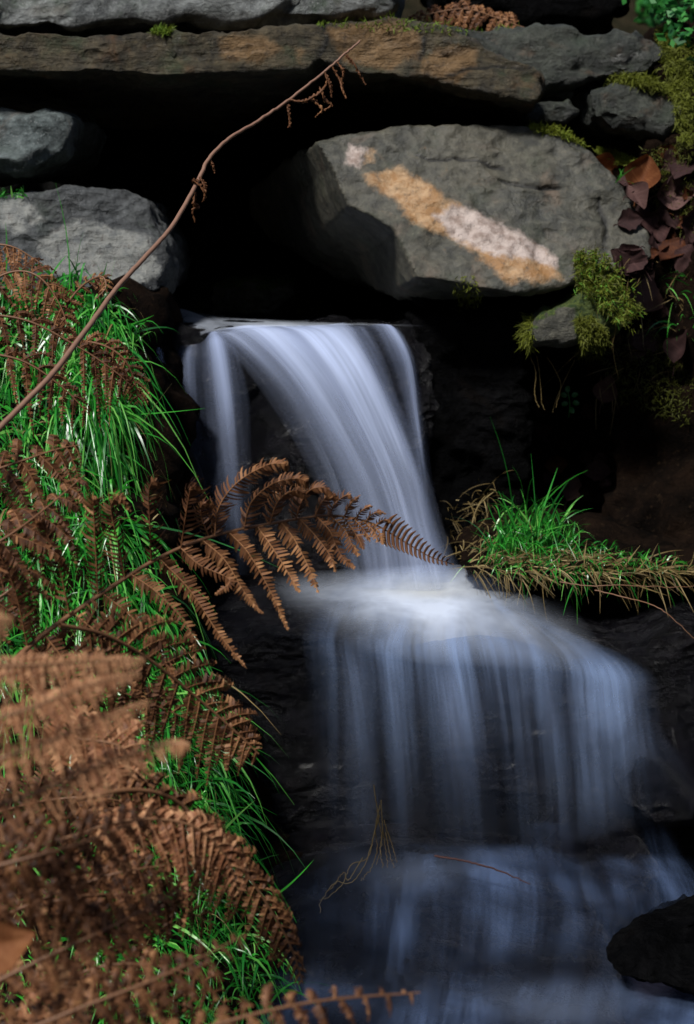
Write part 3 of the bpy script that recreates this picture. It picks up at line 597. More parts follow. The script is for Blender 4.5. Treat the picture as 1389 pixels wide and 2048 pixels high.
# left bank grass
patches("grass", [
    dict(poly=[(-80, 560), (170, 560), (240, 620), (280, 680), (200, 760), (-80, 760)], n=700, L=.11, wd=.0046, base_dir=(.25, -.35, .8), spread=.4, droop=.9),
    dict(poly=[(110, 590), (195, 600), (235, 680), (240, 800), (200, 900), (80, 760)], n=560, L=.14, wd=.005, base_dir=(.4, -.6, .5), spread=.42, droop=1.3),
    dict(poly=[(-80, 700), (215, 700), (262, 950), (250, 1100), (-80, 1150)], n=950, L=.15, wd=.005, base_dir=(.3, -.7, .3), spread=.5, droop=1.1),
    dict(poly=[(-80, 1100), (290, 1050), (340, 1250), (380, 1400), (-80, 1400)], n=900, L=.16, wd=.0045, base_dir=(.4, -.7, .4), spread=.35, droop=1.0),
    dict(poly=[(230, 1330), (380, 1360), (425, 1500), (440, 1650), (250, 1650)], n=520, L=.13, wd=.004, base_dir=(.6, -.5, .3), spread=.35, droop=.9),
    dict(poly=[(200, 1650), (440, 1640), (520, 1900), (540, 2040), (200, 2040)], n=650, L=.12, wd=.004, base_dir=(.4, -.5, .5), spread=.4, droop=.9),
    dict(poly=[(-80, 1400), (250, 1400), (250, 2040), (-80, 2040)], n=500, L=.11, wd=.004, base_dir=(.3, -.6, .5), spread=.4, droop=.8),
], 'grass', label="lush bright green grass hanging over the left bank beside the upper waterfall", cat="grass")
# a few tall single blades
tb = [((135, 620), (170, 400)), ((185, 600), (232, 515)), ((200, 610), (245, 520)), ((330, 1590), (470, 1552)), ((545, 1795), (622, 1748)), ((10, 560), (25, 455)), ((160, 600), (125, 470)), ((230, 830), (395, 828)), ((225, 660), (300, 645))]
rts, drs, ls = [], [], []
for a, b in tb:
    A, _ = hit(*a); A = A or W(*a, 2.5); B = W(b[0], b[1], A.y - .02); rts.append(A); drs.append(B - A); ls.append((B - A).length)
blades("grass", rts, drs, ls, .0045, .02, 'grass', cat="grass", label="few long green grass blades standing out above the left bank", kind='stuff', tint=.6)
patches("straw", [dict(poly=[(-80, 600), (250, 620), (290, 1000), (400, 1500), (480, 1900), (-80, 1900)], n=260, L=.14, wd=.003, base_dir=(.5, -.5, .3), spread=.45, droop=.8)], 'straw',
        label="thin yellow straw mixed into the green grass of the left bank", cat="straw")
# right ledge tuft
patches("grass", [
    dict(poly=[(985, 1060), (1120, 1060), (1150, 1110), (980, 1120)], n=260, L=.12, wd=.003, base_dir=(.0, -.25, .95), spread=.3, droop=.7),
    dict(poly=[(1020, 1040), (1080, 1040), (1090, 1085), (1010, 1085)], n=22, L=.16, wd=.003, base_dir=(0, -.2, 1), spread=.2, droop=.45),
    dict(poly=[(960, 1090), (1200, 1090), (1380, 1130), (1380, 1160), (980, 1150)], n=520, L=.045, wd=.0026, base_dir=(.2, -.3, .7), spread=.5, droop=.8),
    dict(poly=[(1330, 560), (1389, 540), (1389, 700), (1340, 690)], n=22, L=.07, wd=.003, base_dir=(-.3, -.5, .5), spread=.4, droop=.8),
], 'grass', label="bright green grass tuft growing on the ledge right of the waterfall", cat="grass")
patches("straw", [
    dict(poly=[(905, 1110), (960, 1080), (1250, 1115), (1389, 1140), (1389, 1168), (960, 1160)], n=750, L=.06, wd=.0022, base_dir=(.7, -.35, .15), spread=.5, droop=.35),
    dict(poly=[(880, 1020), (990, 960), (1000, 1100), (900, 1110)], n=110, L=.06, wd=.0018, base_dir=(0, -.5, .2), spread=.7, droop=.5),
    dict(poly=[(1180, 480), (1389, 500), (1389, 760), (1200, 800)], n=110, L=.07, wd=.0016, base_dir=(-.2, -.3, -.6), spread=.6, droop=.3),
], 'straw', label="dry yellow straw fringe trailing off the right ledge and bank", cat="straw")

# moss
def moss(polys, n, L, label, dirn=(0, -.4, .1), lift=.012, wd=.0018, tint=None, spread=.85):
    pts = sum([scatter(p, n) for p in polys], []); m = len(pts)
    Nn = np.array([tuple(p[1]) for p in pts]); D = Nn + np.array(dirn) + rng.normal(size=(m, 3)) * spread
    rts = [p[0] + p[1] * random.uniform(-.002, lift) for p in pts]
    blades("moss", rts, D, L * (.5 + rng.random(m)), wd, .2, 'moss', seg=3, label=label, cat="moss", kind='stuff', tint=tint)
moss([[(1145, 512), (1180, 520), (1235, 540), (1262, 590), (1255, 640), (1220, 635), (1180, 600), (1152, 575)]], 6500, .011, "yellow green moss clump hanging below the right end of the ochre banded boulder", (0, -.4, -.3), .045, .002)
moss([[(1145, 640), (1180, 630), (1215, 660), (1205, 715), (1165, 715)]], 2600, .010, "small dark green moss tuft on the brownish angular stone", (0, -.4, -.4), .02, tint=.35)
moss([[(1310, 60), (1389, 90), (1389, 300), (1350, 260), (1345, 200), (1325, 130)], [(1210, 150), (1300, 150), (1340, 190), (1280, 175), (1220, 165)]], 4500, .011, "hanging mustard yellow moss on the bank at the upper right edge", (-.1, -.4, -.7), .02, tint=.42)
moss([[(1055, 245), (1110, 250), (1180, 290), (1280, 320), (1285, 345), (1200, 310), (1120, 275), (1060, 262)]], 2600, .010, "thin bright green moss line along the upper right shoulder of the boulder", (0, -.3, .5), .01, tint=.6)
moss([[(905, 560), (945, 550), (965, 585), (960, 625), (920, 620)]], 260, .010, "sparse green moss under the lower edge of the ochre banded boulder", (0, -.4, -.2), .01, tint=.55)
moss([[(400, 575), (470, 560), (530, 600), (520, 635), (390, 625)], [(590, 590), (650, 600), (650, 630), (590, 630)]], 420, .010, "dim moss on the small stone inside the black hollow", (0, -.3, .3), .01, tint=.12)
moss([[(1045, 625), (1068, 632), (1065, 700), (1048, 695)]], 500, .015, "moss strip down the corner of the tall black dripping rock", (0, -.4, -.4), .008, tint=.45)
moss([[(620, 40), (700, 36), (760, 32), (900, 50), (1040, 55), (1040, 62), (880, 68), (640, 56)], [(300, 58), (345, 60), (340, 70), (305, 70)]], 350, .012, "sparse moss specks along the top edge of the slabs", (0, -.2, .6), .004, tint=.7)
moss([[(1200, 700), (1300, 640), (1389, 760), (1380, 850), (1230, 800)], [(1290, 300), (1389, 280), (1389, 480), (1320, 440)]], 1600, .011, "dark green moss patches on the shaded right earth bank", (0, -.3, .2), .008, tint=.15)

# tubes
def tube(name, pts, rad, mat, parent=None, n=None, sides=6, tint=.5, jit=0.0):
    P = np.array([tuple(p) for p in pts]); n = n or len(P) * 6; P = cr(P, n)
    if jit: P = P + rng.normal(size=P.shape) * jit * np.linspace(0, 1, n)[:, None].clip(.3)
    r = np.interp(np.linspace(0, 1, n), np.linspace(0, 1, len(rad)), rad) if hasattr(rad, '__len__') else np.full(n, rad)
    T = np.gradient(P, axis=0); T /= np.linalg.norm(T, axis=1)[:, None] + 1e-9
    A = np.cross(T, [0.13, -1, .2]); A /= np.linalg.norm(A, axis=1)[:, None] + 1e-9; B = np.cross(T, A)
    th = np.linspace(0, 2 * np.pi, sides, endpoint=False)
    V = P[:, None] + r[:, None, None] * (np.cos(th)[None, :, None] * A[:, None] + np.sin(th)[None, :, None] * B[:, None])
    i = np.arange((n - 1) * sides); k = i % sides; a = i; b = i - k + (k + 1) % sides
    Fc = np.stack([a, b, b + sides, a + sides], 1)
    V = V.reshape(-1, 3)
    if name is None: return V, Fc
    return mesh_obj(name, V, Fc, M[mat], parent, attrs={"tint": np.full(len(V), tint)}, origin=P[0])

# ferns
def comb(path, wmax, Nrm, spacing=.0062, curl=.5, tint=.5, prof=None):
    """rib + pinnules along a 3-D path; returns V,F,tint"""
    P = np.array([tuple(p) for p in path]); L = np.linalg.norm(np.diff(P, axis=0), axis=1).sum(); n = max(6, int(L / spacing)); P = cr(P, n + 1)
    T = np.gradient(P, axis=0); T /= np.linalg.norm(T, axis=1)[:, None] + 1e-9
    Nn = np.array(Nrm, float); Nn = Nn - T * (T @ Nn)[:, None]; Nn /= np.linalg.norm(Nn, axis=1)[:, None] + 1e-9
    S = np.cross(T, Nn)
    V, Fc = tube(None, P, np.linspace(.0011, .0004, 5), None, n=n + 1, sides=4); Vs = [V]; Fs = [Fc.tolist()]; Ts = [np.full(len(V), min(1, tint + .25))]
    off = len(V); u = np.linspace(0, 1, n + 1)
    w = wmax * np.interp(u, [0, .08, .3, .7, 1], [.55, .95, 1, .6, .12])
    xs = np.array([0, .45, .8, 1.0]); hw = np.array([.43, .40, .27, .08])
    for sgn in (-1, 1):
        m = n; idx = np.arange(m)
        ln = w[idx] * (.65 + .5 * rng.random(m)) * np.where(rng.random(m) < .07, .3, 1); an = .28 + .22 * rng.random(m)
        D = sgn * S[idx] * np.cos(an)[:, None] + T[idx] * np.sin(an)[:, None]; cu = curl * (.5 + rng.random(m))
        tw = rng.normal(size=m) * .45
        VV = np.zeros((m, 4, 2, 3)); bw = L / n
        for k in range(4):
            c = P[idx] + D * (ln * (xs[k] - .18 * cu * xs[k] ** 3))[:, None] - Nn[idx] * (ln * cu * xs[k] ** 2 * .75)[:, None]
            wv = T[idx] + Nn[idx] * tw[:, None]
            VV[:, k, 0] = c - wv * (bw * hw[k]); VV[:, k, 1] = c + wv * (bw * hw[k])
        b = off + idx[:, None] * 8; kk = np.arange(3)[None] * 2
        Fs.append(np.stack([b + kk, b + kk + 1, b + kk + 3, b + kk + 2], -1).reshape(-1, 4).tolist())
        Vs.append(VV.reshape(-1, 3)); off += m * 8
        tt = np.clip(tint - .05 + .3 * (idx / m) ** 2.5 + rng.normal(size=m) * .14, 0, 1)
        Ts.append((tt[:, None, None] + np.array([-.05, 0, .08, .3])[None, :, None] + np.zeros((1, 1, 2))).reshape(-1))
    return np.vstack(Vs), sum(Fs, []), np.clip(np.concatenate(Ts), 0, 1)
def add_pinna(root, path, wmax, Nrm, mat, **k):
    V, Fc, t = comb(path, wmax, Nrm, **k); return mesh_obj("pinna", V, Fc, M[mat], root, attrs={"tint": t}, origin=V[0])
FC = [0]
def frond(label, pts, pin, N=(0, -1, .45), pairs=14, wd=.016, mat='fern', droop=.35, curl=.5, tipcurl=.5, tint=.5, start=.1, group="dead bracken fronds on the left bank", r=.0022, ang=.45, sides=(1, -1), spacing=.0052, tdrop=0.0):
    """pts: (px,py,d) along the rachis; pin: longest pinna in metres"""
    P3 = [W(*p) for p in pts]; root = empty("bracken_frond", P3[0]); tag(root, label, "dead fern", group)
    tube("stem", P3, [r, r * .7, r * .35], 'stem', root, n=50, tint=tint)
    Q = cr(np.array([tuple(p) for p in P3]), 101); T = np.gradient(Q, axis=0); T /= np.linalg.norm(T, axis=1)[:, None]
    Nv = np.array(N, float) + rng.normal(size=3) * .12
    for i in range(pairs):
        u = start + (1 - start) * (i + .3) / pairs; prof = np.interp(u, [0, .25, .5, .8, 1], [.75, 1, .85, .45, .1])
        for sgn in sides:
            k = min(100, int(u * 100) + (2 if sgn > 0 else 0)); t = T[k]; nn = Nv - t * (t @ Nv); nn /= np.linalg.norm(nn)
            s = np.cross(t, nn) * sgn; Lp = pin * prof * (.8 + .4 * random.random()); a = ang + random.uniform(-.18, .18)
            D = s * math.cos(a) + t * math.sin(a); path = []; dr = droop * random.uniform(.5, 1.5); tc = tipcurl * random.uniform(.3, 1.7)
            ph = random.uniform(-.3, .3)
            for q in np.linspace(0, 1, 7):
                e = max(0, q - .6) / .4
                p = Q[k] + D * Lp * (q - .35 * tc * e * e * .4) + np.array([0, 0, -1]) * Lp * dr * q ** 2 - nn * Lp * (.12 * q * q + .30 * tc * e ** 2) + t * Lp * ph * q * q * .6
                path.append(p)
            add_pinna(root, path, min(wd, Lp * .3) * (.85 + .3 * random.random()), nn, mat, curl=curl * (.6 + .9 * random.random()), tint=np.clip(tint + random.uniform(-.2, .2), 0, 1), spacing=spacing * (.6 + .4 * prof))
    return root

# the hero frond, pinna by pinna as in the photo
MR = [(-80, 1440, 1.85), (60, 1292, 1.98), (200, 1190, 2.08), (320, 1115, 2.15), (430, 1071, 2.2), (560, 1044, 2.25), (660, 1031, 2.28), (740, 1045, 2.3), (800, 1078, 2.31), (860, 1113, 2.32), (908, 1129, 2.32)]
P3 = [W(*p) for p in MR]; hero = empty("bracken_frond", P3[2]); tag(hero, "large sharp rusty brown bracken frond reaching over the upper waterfall with its tapering tip", "dead fern", "dead bracken fronds on the left bank")
tube("stem", P3, [.0042, .003, .002, .0012, .0006], 'stem', hero, n=90, tint=.6)
UP = [[(55, 1290), (30, 1180), (0, 1110), (-20, 1080)], [(140, 1232), (120, 1140), (95, 1070), (80, 1043), (74, 1056)], [(197, 1192), (192, 1110), (188, 1030), (188, 1000), (200, 1004)],
      [(250, 1155), (235, 1080), (222, 1015), (240, 993), (262, 1024)], [(303, 1124), (300, 1050), (298, 985), (308, 962), (318, 975)], [(362, 1098), (372, 1030), (380, 985), (388, 973), (396, 985)],
      [(420, 1076), (405, 1040), (402, 1015), (412, 1006), (420, 1014)], [(430, 1071), (438, 1015), (475, 965), (530, 932), (568, 928), (575, 942)],
      [(488, 1058), (503, 1005), (545, 968), (590, 957), (610, 962), (614, 978)], [(540, 1048), (555, 1005), (580, 984), (605, 985), (618, 1015)],
      [(592, 1040), (605, 1000), (625, 978), (655, 978), (675, 1005)], [(630, 1034), (642, 1008), (655, 992), (668, 990), (676, 1002)], [(660, 1031), (668, 1012), (682, 997), (698, 990), (708, 1003)],
      [(690, 1033), (697, 1015), (708, 1001), (722, 990)], [(712, 1038), (722, 1023), (735, 1014), (746, 1012)], [(732, 1043), (742, 1030), (758, 1024), (774, 1028)], [(752, 1052), (762, 1042), (776, 1040), (785, 1048)]]
DN = [[(20, 1330), (90, 1400), (130, 1450)], [(90, 1270), (150, 1350), (200, 1440), (215, 1470)], [(150, 1228), (220, 1290), (270, 1370), (290, 1410)], [(205, 1186), (270, 1240), (330, 1320), (350, 1370)],
      [(262, 1148), (320, 1190), (380, 1260), (392, 1330)], [(318, 1116), (380, 1180), (440, 1270), (494, 1337)], [(362, 1096), (400, 1130), (460, 1160), (430, 1190)], [(405, 1080), (450, 1120), (490, 1185), (528, 1228)],
      [(458, 1064), (500, 1110), (545, 1190), (577, 1262)], [(515, 1053), (545, 1095), (580, 1150), (600, 1186)], [(562, 1044), (590, 1080), (620, 1140), (638, 1187)], [(600, 1039), (630, 1070), (660, 1110), (672, 1145)],
      [(635, 1034), (660, 1062), (672, 1090), (690, 1120), (712, 1137)], [(660, 1031), (690, 1060), (705, 1090), (720, 1112)], [(688, 1034), (708, 1062), (720, 1082), (727, 1100)], [(708, 1037), (730, 1062), (740, 1085)], [(726, 1041), (748, 1062), (757, 1086)], [(745, 1048), (762, 1070), (767, 1090)]]
def dep(px): return float(np.interp(px, [p[0] for p in MR], [p[2] for p in MR]))
for grp, s in ((UP, -1), (DN, 1)):
    for i, pl in enumerate(grp):
        b = dep(pl[0][0]); n = len(pl); L = sum(math.hypot(pl[j + 1][0] - pl[j][0], pl[j + 1][1] - pl[j][1]) for j in range(n - 1))
        path = [W(x, y, b - (.035 if s > 0 else .05) * (j / (n - 1)) * min(1, L / 150) * (1 if s > 0 else (1.0 if j < n - 1 else .6))) for j, (x, y) in enumerate(pl)]
        add_pinna(hero, path, min(.020, L * .00018 + .002) if (b > 2.2 or s > 0) else .025, (random.uniform(-.35, .35), -1, .35), 'fern', curl=(1.25 if s < 0 else .7) + .4 * random.random(), tint=random.uniform(.3, .6) if s < 0 else random.uniform(.42, .72), spacing=.0047 if L > 90 else .0038)
for i, x in enumerate(np.linspace(768, 893, 15)):               # simple teeth towards the tip
    y = float(np.interp(x, [p[0] for p in MR], [p[1] for p in MR])); k = 1 - i / 15
    for s in (-1, 1):
        ln = (30 * k + 6); b = dep(x); p = [W(x, y, b), W(x + ln * .35 * (1 if s < 0 else .15), y + s * ln * .6, b - .003), W(x + ln * (.75 if s < 0 else .2), y + s * ln * .9, b - .01)]
        V, Fc = tube(None, p, [.0028 * (.5 + .5 * k), .003 * (.5 + .5 * k), .0008], None, n=8, sides=5)
        mesh_obj("pinna", V, Fc, M['fern'], hero, attrs={"tint": np.full(len(V), .3 + .2 * random.random())}, origin=V[0])

G2 = dict(mat='fern')
# small fronds hanging in the grass, upper left
frond("short orange brown frond tip at the left edge against the grey layered boulder", [(-60, 490, 2.5), (20, 492, 2.5), (85, 528, 2.5)], .045, pairs=9, tint=.6, sides=(1,), droop=.6, wd=.008, spacing=.005)
frond("brown frond arching from the left edge over the top of the grass", [(-60, 590, 2.45), (20, 545, 2.45), (80, 555, 2.44), (125, 620, 2.43), (140, 690, 2.42)], .06, pairs=12, droop=.5, wd=.009, tint=.4)
frond("thin curled frond like a hook on the grass beside the long bare stem", [(110, 700, 2.45), (130, 620, 2.45), (165, 572, 2.45), (203, 553, 2.44), (212, 575, 2.43), (190, 600, 2.42)], .022, pairs=14, wd=.006, tint=.45, spacing=.004)
frond("dense dark brown frond hanging across the grass above the long bare stem", [(-70, 625, 2.4), (50, 640, 2.4), (150, 690, 2.4), (220, 735, 2.4), (262, 770, 2.4)], .07, pairs=11, droop=.9, wd=.008, tint=.3)
frond("drooping brown frond below the dense dark one at the left edge", [(-70, 700, 2.35), (40, 720, 2.35), (120, 770, 2.35), (180, 830, 2.35)], .06, pairs=8, droop=.9, wd=.008, tint=.35)
frond("narrow rusty frond bending down in front of the grass at its right side", [(140, 680, 2.42), (205, 690, 2.42), (250, 720, 2.42), (272, 770, 2.42), (276, 810, 2.42)], .045, pairs=12, droop=.7, wd=.007, tint=.4, spacing=.005)
frond("brown frond with curled up tips at left below the long bare stem", [(-70, 960, 2.1), (20, 930, 2.12), (110, 900, 2.15), (160, 890, 2.17)], .085, pairs=7, droop=.8, tipcurl=1.4, tint=.45, wd=.013)
frond("brown frond with hooked pinnae in front of the grass, left of the large sharp frond", [(-70, 1120, 1.98), (20, 1070, 2.0), (100, 1010, 2.05), (170, 950, 2.1)], .09, pairs=9, droop=.6, tipcurl=1.4, tint=.4, wd=.014)
frond("dark frond pressed to the left edge behind the large sharp frond", [(-70, 1230, 2.0), (20, 1180, 2.0), (90, 1100, 2.05)], .08, pairs=6, droop=.4, tint=.3, wd=.014)
# below the hero frond
frond("rusty frond sloping down to the dark rock below the large sharp frond", [(120, 1250, 1.85), (210, 1270, 1.9), (300, 1320, 1.95), (400, 1400, 2.0), (470, 1462, 2.02), (518, 1508, 2.03)], .10, pairs=19, tint=.45, wd=.014, r=.003)
frond("tangled brown frond behind the sloping rusty one over green grass", [(0, 1330, 2.0), (120, 1340, 2.02), (260, 1390, 2.05), (380, 1440, 2.08)], .10, pairs=16, tint=.35, wd=.013)
frond("pinkish brown frond with a hooked curl beside the small green tuft", [(60, 1480, 1.75), (180, 1480, 1.75), (250, 1500, 1.75), (262, 1560, 1.75)], .07, pairs=12, tint=.6, mat='fern_pale')
frond("low brown frond in shade behind the arching frond at lower left", [(-60, 1640, 1.85), (100, 1600, 1.9), (230, 1600, 1.9), (340, 1650, 1.95)], .11, pairs=17, tint=.3)
frond("arching frond of tight curled combs whose tip droops to the bottom foam", [(150, 1600, 1.7), (260, 1580, 1.74), (350, 1600, 1.78), (430, 1680, 1.82), (495, 1750, 1.84), (548, 1830, 1.86), (585, 1900, 1.87), (606, 1965, 1.88)], .062, pairs=26, tint=.5, droop=.9, tipcurl=1.6, curl=.9, wd=.011, r=.003)
frond("second arching frond with comb like curls just above the drooping one", [(120, 1680, 1.65), (260, 1640, 1.68), (380, 1650, 1.7), (450, 1710, 1.72), (480, 1790, 1.74)], .065, pairs=19, tint=.55, droop=.8, tipcurl=1.5, curl=.9, wd=.011, mat='fern_pale')
frond("brown frond low among green blades left of the bottom foam", [(40, 1820, 1.7), (180, 1790, 1.72), (320, 1800, 1.75), (430, 1850, 1.78)], .075, pairs=16, tint=.3)
# blurred foreground
FG = [
 ("blurred horizontal frond with pale upper combs crossing from the left edge", [(-120, 1335, 1.15), (60, 1330, 1.17), (200, 1322, 1.2), (290, 1318, 1.22)], .05, .6, 'fern_pale'),
 ("blurred pale tip of frond very near the lens at the left edge above the others", [(-160, 1270, .95), (-50, 1248, .96), (25, 1235, .98)], .03, .8, 'fern_pale'),
 ("blurred frond rising from the left edge, uppermost of three parallel ones", [(-120, 1470, 1.1), (50, 1420, 1.12), (180, 1370, 1.15), (280, 1345, 1.18)], .05, .5, 'fern_pale'),
 ("blurred frond rising from the left edge, middle of three parallel ones", [(-120, 1560, 1.1), (50, 1500, 1.12), (190, 1445, 1.15), (300, 1400, 1.18)], .05, .5, 'fern_pale'),
 ("blurred frond rising from the left edge, lowest of three parallel ones", [(-120, 1640, 1.12), (60, 1590, 1.14), (200, 1530, 1.16), (330, 1490, 1.2), (380, 1488, 1.2)], .05, .55, 'fern_pale'),
 ("blurred dark brown frond low at the left edge in front of the shaded one", [(-120, 1760, 1.2), (40, 1720, 1.2), (180, 1680, 1.22), (320, 1620, 1.25)], .08, .3, 'fern'),
 ("blurred drooping frond at the left edge beside the pale dead leaf", [(-120, 1700, 1.25), (0, 1720, 1.25), (120, 1790, 1.25), (200, 1880, 1.25)], .07, .3, 'fern'),
 ("blurred frond with a thick orange stem pointing up right at lower left", [(-100, 2010, 1.2), (80, 1920, 1.22), (240, 1845, 1.25), (370, 1775, 1.3)], .05, .4, 'fern'),
 ("blurred olive brown frond rising right along the bottom", [(-40, 2100, 1.15), (150, 2020, 1.17), (330, 1950, 1.2), (490, 1870, 1.25)], .06, .4, 'fern'),
 ("blurred orange brown frond lying along the bottom edge towards the foam", [(150, 2160, 1.15), (400, 2060, 1.17), (620, 2005, 1.2), (840, 1985, 1.25)], .045, .4, 'fern'),
 ("blurred pinkish frond standing upright in the bottom left corner", [(60, 2160, 1.3), (100, 2060, 1.3), (115, 1980, 1.3), (110, 1900, 1.3)], .06, .6, 'fern_pale'),
 ("blurred dark frond in the bottom left corner behind the pinkish upright one", [(-100, 2100, 1.4), (60, 2010, 1.4), (240, 1980, 1.42), (400, 2020, 1.45)], .09, .25, 'fern'),
 ("blurred brown frond arching over green blades near the bottom centre left", [(60, 1990, 1.5), (220, 1930, 1.5), (380, 1950, 1.52), (480, 2040, 1.55)], .06, .25, 'fern'),
 ("blurred mid brown frond filling the gap left of the comb curls", [(-100, 1880, 1.5), (80, 1800, 1.5), (220, 1750, 1.5), (330, 1730, 1.52)], .09, .3, 'fern')]
for ki, (lb, pts, pin, tn, mt) in enumerate(FG):
    if ki < 5:          # single combs seen close up: short teeth packed along the rib
        frond(lb, [(x, y, d + .15) for x, y, d in pts], .024, pairs=34, tint=tn + .1, mat=mt, wd=.005, r=.002, droop=.5, start=.0, curl=.6, tipcurl=.3, spacing=.004, ang=.3)
        continue
    frond(lb, [(x, y, d + .15) for x, y, d in pts], pin, pairs=14, tint=tn, mat=mt, wd=.009, r=.0024, droop=.4, start=.02, spacing=.0058)
# reddish bracken on top of the slabs
frond("reddish brown dead bracken lying on top of the slabs at the top edge", [(1060, 60, 3.85), (1000, 38, 3.85), (930, 18, 3.85), (850, 30, 3.85), (800, 45, 3.85)], .07, pairs=16, tint=.5, group=None, droop=.6, wd=.012)

# long bare stem
BR = [(-60, 915, 2.05), (0, 855, 2.1), (55, 800, 2.15), (110, 742, 2.2), (180, 650, 2.32), (235, 575, 2.42), (290, 515, 2.5), (345, 452, 2.6), (392, 370, 2.7), (420, 315, 2.76), (462, 275, 2.82), (515, 243, 2.88), (575, 202, 2.94), (640, 152, 3.0), (690, 108, 3.04), (720, 82, 3.06)]
br = empty("dead_stem", W(*BR[1])); tag(br, "long thin reddish brown dead stem curving up across the black hollow to the ochre slab", "stem")
tube("stalk", [W(*p) for p in BR], [.0044, .0042, .0038, .003, .0018], 'branch', br, n=140, jit=.0006, sides=8)
def shrivel(base, d, path, r=.0014):
    P = [W(base[0], base[1], d)] + [W(base[0] + x, base[1] + y, d - .01 * random.random()) for x, y in path]
    V1, F1 = tube(None, P, [r, r * 1.3, r * .6], None, n=26, sides=5)
    V1 = V1 + rng.normal(size=V1.shape) * .0009
    mesh_obj("dried_leaflet", V1, F1, M['fern'], br, attrs={"tint": np.full(len(V1), .35 + .3 * random.random())}, origin=V1[0])
    V, Fc, t = comb(P, .006, (random.random() - .5, -1, 0), spacing=.006, curl=1.3, tint=.4)
    mesh_obj("dried_leaflet", V, Fc, M['fern'], br, attrs={"tint": t}, origin=V[0])
for b, d, p in [((572, 203), 2.94, [(5, 20), (8, 45), (4, 52)]), ((580, 200), 2.94, [(30, 2), (60, -15), (75, -35), (72, -48)]), ((620, 195), 2.94, [(12, 10), (24, 25), (12, 38)]), ((640, 175), 2.95, [(10, 25), (22, 35), (5, 48)]),
                ((650, 145), 3.0, [(10, 25), (14, 50)]), ((665, 135), 3.0, [(15, 25), (20, 45), (28, 62)]), ((675, 125), 3.02, [(12, 18), (8, 38)]), ((690, 108), 3.04, [(15, 15), (30, 40), (42, 62)]),
                ((420, 318), 2.76, [(6, 12), (10, 28)]), ((396, 362), 2.7, [(-10, -2), (6, 12), (14, 30), (10, 42)]), ((400, 355), 2.7, [(8, 15), (12, 30)]), ((392, 385), 2.7, [(-4, 22), (6, 28), (-6, 36), (-2, 60)])]:
    shrivel(b, d, p)

# fallen leaves
def leaf(px, py, size, mat, label, ang=None, tint=.5, group=None, cup=.25, lobes=0.0, lift=.01, at=None, face=.5):
    l, nn = at or hit(px, py)
    if l is None: return
    ang = random.uniform(0, 6.28) if ang is None else R(ang)
    nrm = (nn * (1 - face) + Vector((random.uniform(-.3, .3), -1, .35)).normalized() * face).normalized()
    a = Vector((math.cos(ang), 0, math.sin(ang))); a = (a - nrm * a.dot(nrm)).normalized(); b = nrm.cross(a)
    nu_, nv_ = 26, 13; V = []; c = l + nn * lift
    bend = random.uniform(-.3, .5); tws = random.uniform(-.5, .5)
    for i in range(nu_):
        u = i / (nu_ - 1); w = math.sin(math.pi * min(1, u * .96 + .02)) ** .75 * (.36 + .08 * math.sin(u * 5)) * (1 + lobes * math.sin(u * 26) * .5)
        for j in range(nv_):
            v = j / (nv_ - 1) * 2 - 1; x = (u - .5) * size; y = v * w * size
            ph = (u * 11 - abs(v) * 2.6); rib = (abs((ph % 1) - .5) * 2) ** 3 * .012 * size * (1 - .3 * abs(v)) - .03 * size * math.exp(-(v * 7) ** 2)
            h = cup * size * v * v * w * 2 + bend * size * (u - .5) ** 2 + tws * v * (u - .5) * size * .4 + rib + .02 * size * math.sin(v * 6 + u * 9)
            V.append(c + a * x + b * y + nrm * h)
    V = np.array([tuple(v) for v in V]); ii = np.arange(nu_ * nv_).reshape(nu_, nv_); q = np.stack([ii[:-1, :-1], ii[:-1, 1:], ii[1:, 1:], ii[1:, :-1]], -1).reshape(-1, 4)
    root = empty("fallen_leaf", c); tag(root, label, "fallen leaf", group)
    uu = np.repeat(np.linspace(0, 1, nu_), nv_); vv = np.tile(np.linspace(-1, 1, nv_), nu_); ph = (uu * 11 - abs(vv) * 2.6) % 1
    tt = np.clip(tint + .25 * (np.abs(ph - .5) > .4) - .2 * rng.random(len(uu)), 0, 1)
    mesh_obj("blade", V, q, M[mat], root, attrs={"tint": tt}, origin=tuple(c))
    tube("petiole", [c - a * size * .5 + nrm * bend * size * .25, c - a * size * .62, c - a * size * .75 - Vector((0, 0, .01))], .0011, mat, root, n=8, tint=tint)
leaf(1312, 578, .115, 'leaf', "large pale purple ribbed dead leaf below the dark gap on the right bank", ang=60, tint=.95, lift=.02, face=.85, cup=-.2)
leaf(1290, 360, .10, 'leaf_red', "big curled rusty leaf standing at the right end of the boulder", ang=75, tint=.5, lift=.025, face=.7, cup=.5)
leaf(1215, 335, .075, 'leaf_red', "narrow orange brown leaf on the shoulder of the boulder", ang=-30, tint=.7, lift=.012, face=.6, cup=.6)
leaf(1262, 405, .065, 'leaf', "dull red folded leaf tucked under the big rusty one", ang=-60, tint=.8, lift=.02, face=.8, cup=.5)
leaf(1355, 385, .09, 'leaf', "purplish ribbed leaf lying at the right edge beside the big rusty leaf", ang=5, tint=.9, lift=.015, face=.6)
leaf(1310, 450, .10, 'leaf', "dark hanging leaf below the big rusty leaf", ang=-75, tint=.35, lift=.015, face=.7, cup=.4)
leaf(1360, 320, .07, 'leaf', "dark brown leaf half hidden by moss at the right edge", ang=30, tint=.3, lift=.012)
leaf(1380, 470, .06, 'leaf', "small dark leaf at the right edge above the straw", ang=110, tint=.4)
leaf(1140, 985, .07, 'leaf', "grey purple wet leaf standing behind the green grass tuft", ang=70, tint=.9, lift=.015, face=.8)
leaf(1115, 925, .06, 'leaf_red', "dim reddish leaf behind the green grass tuft", ang=10, tint=.2, lift=.012)
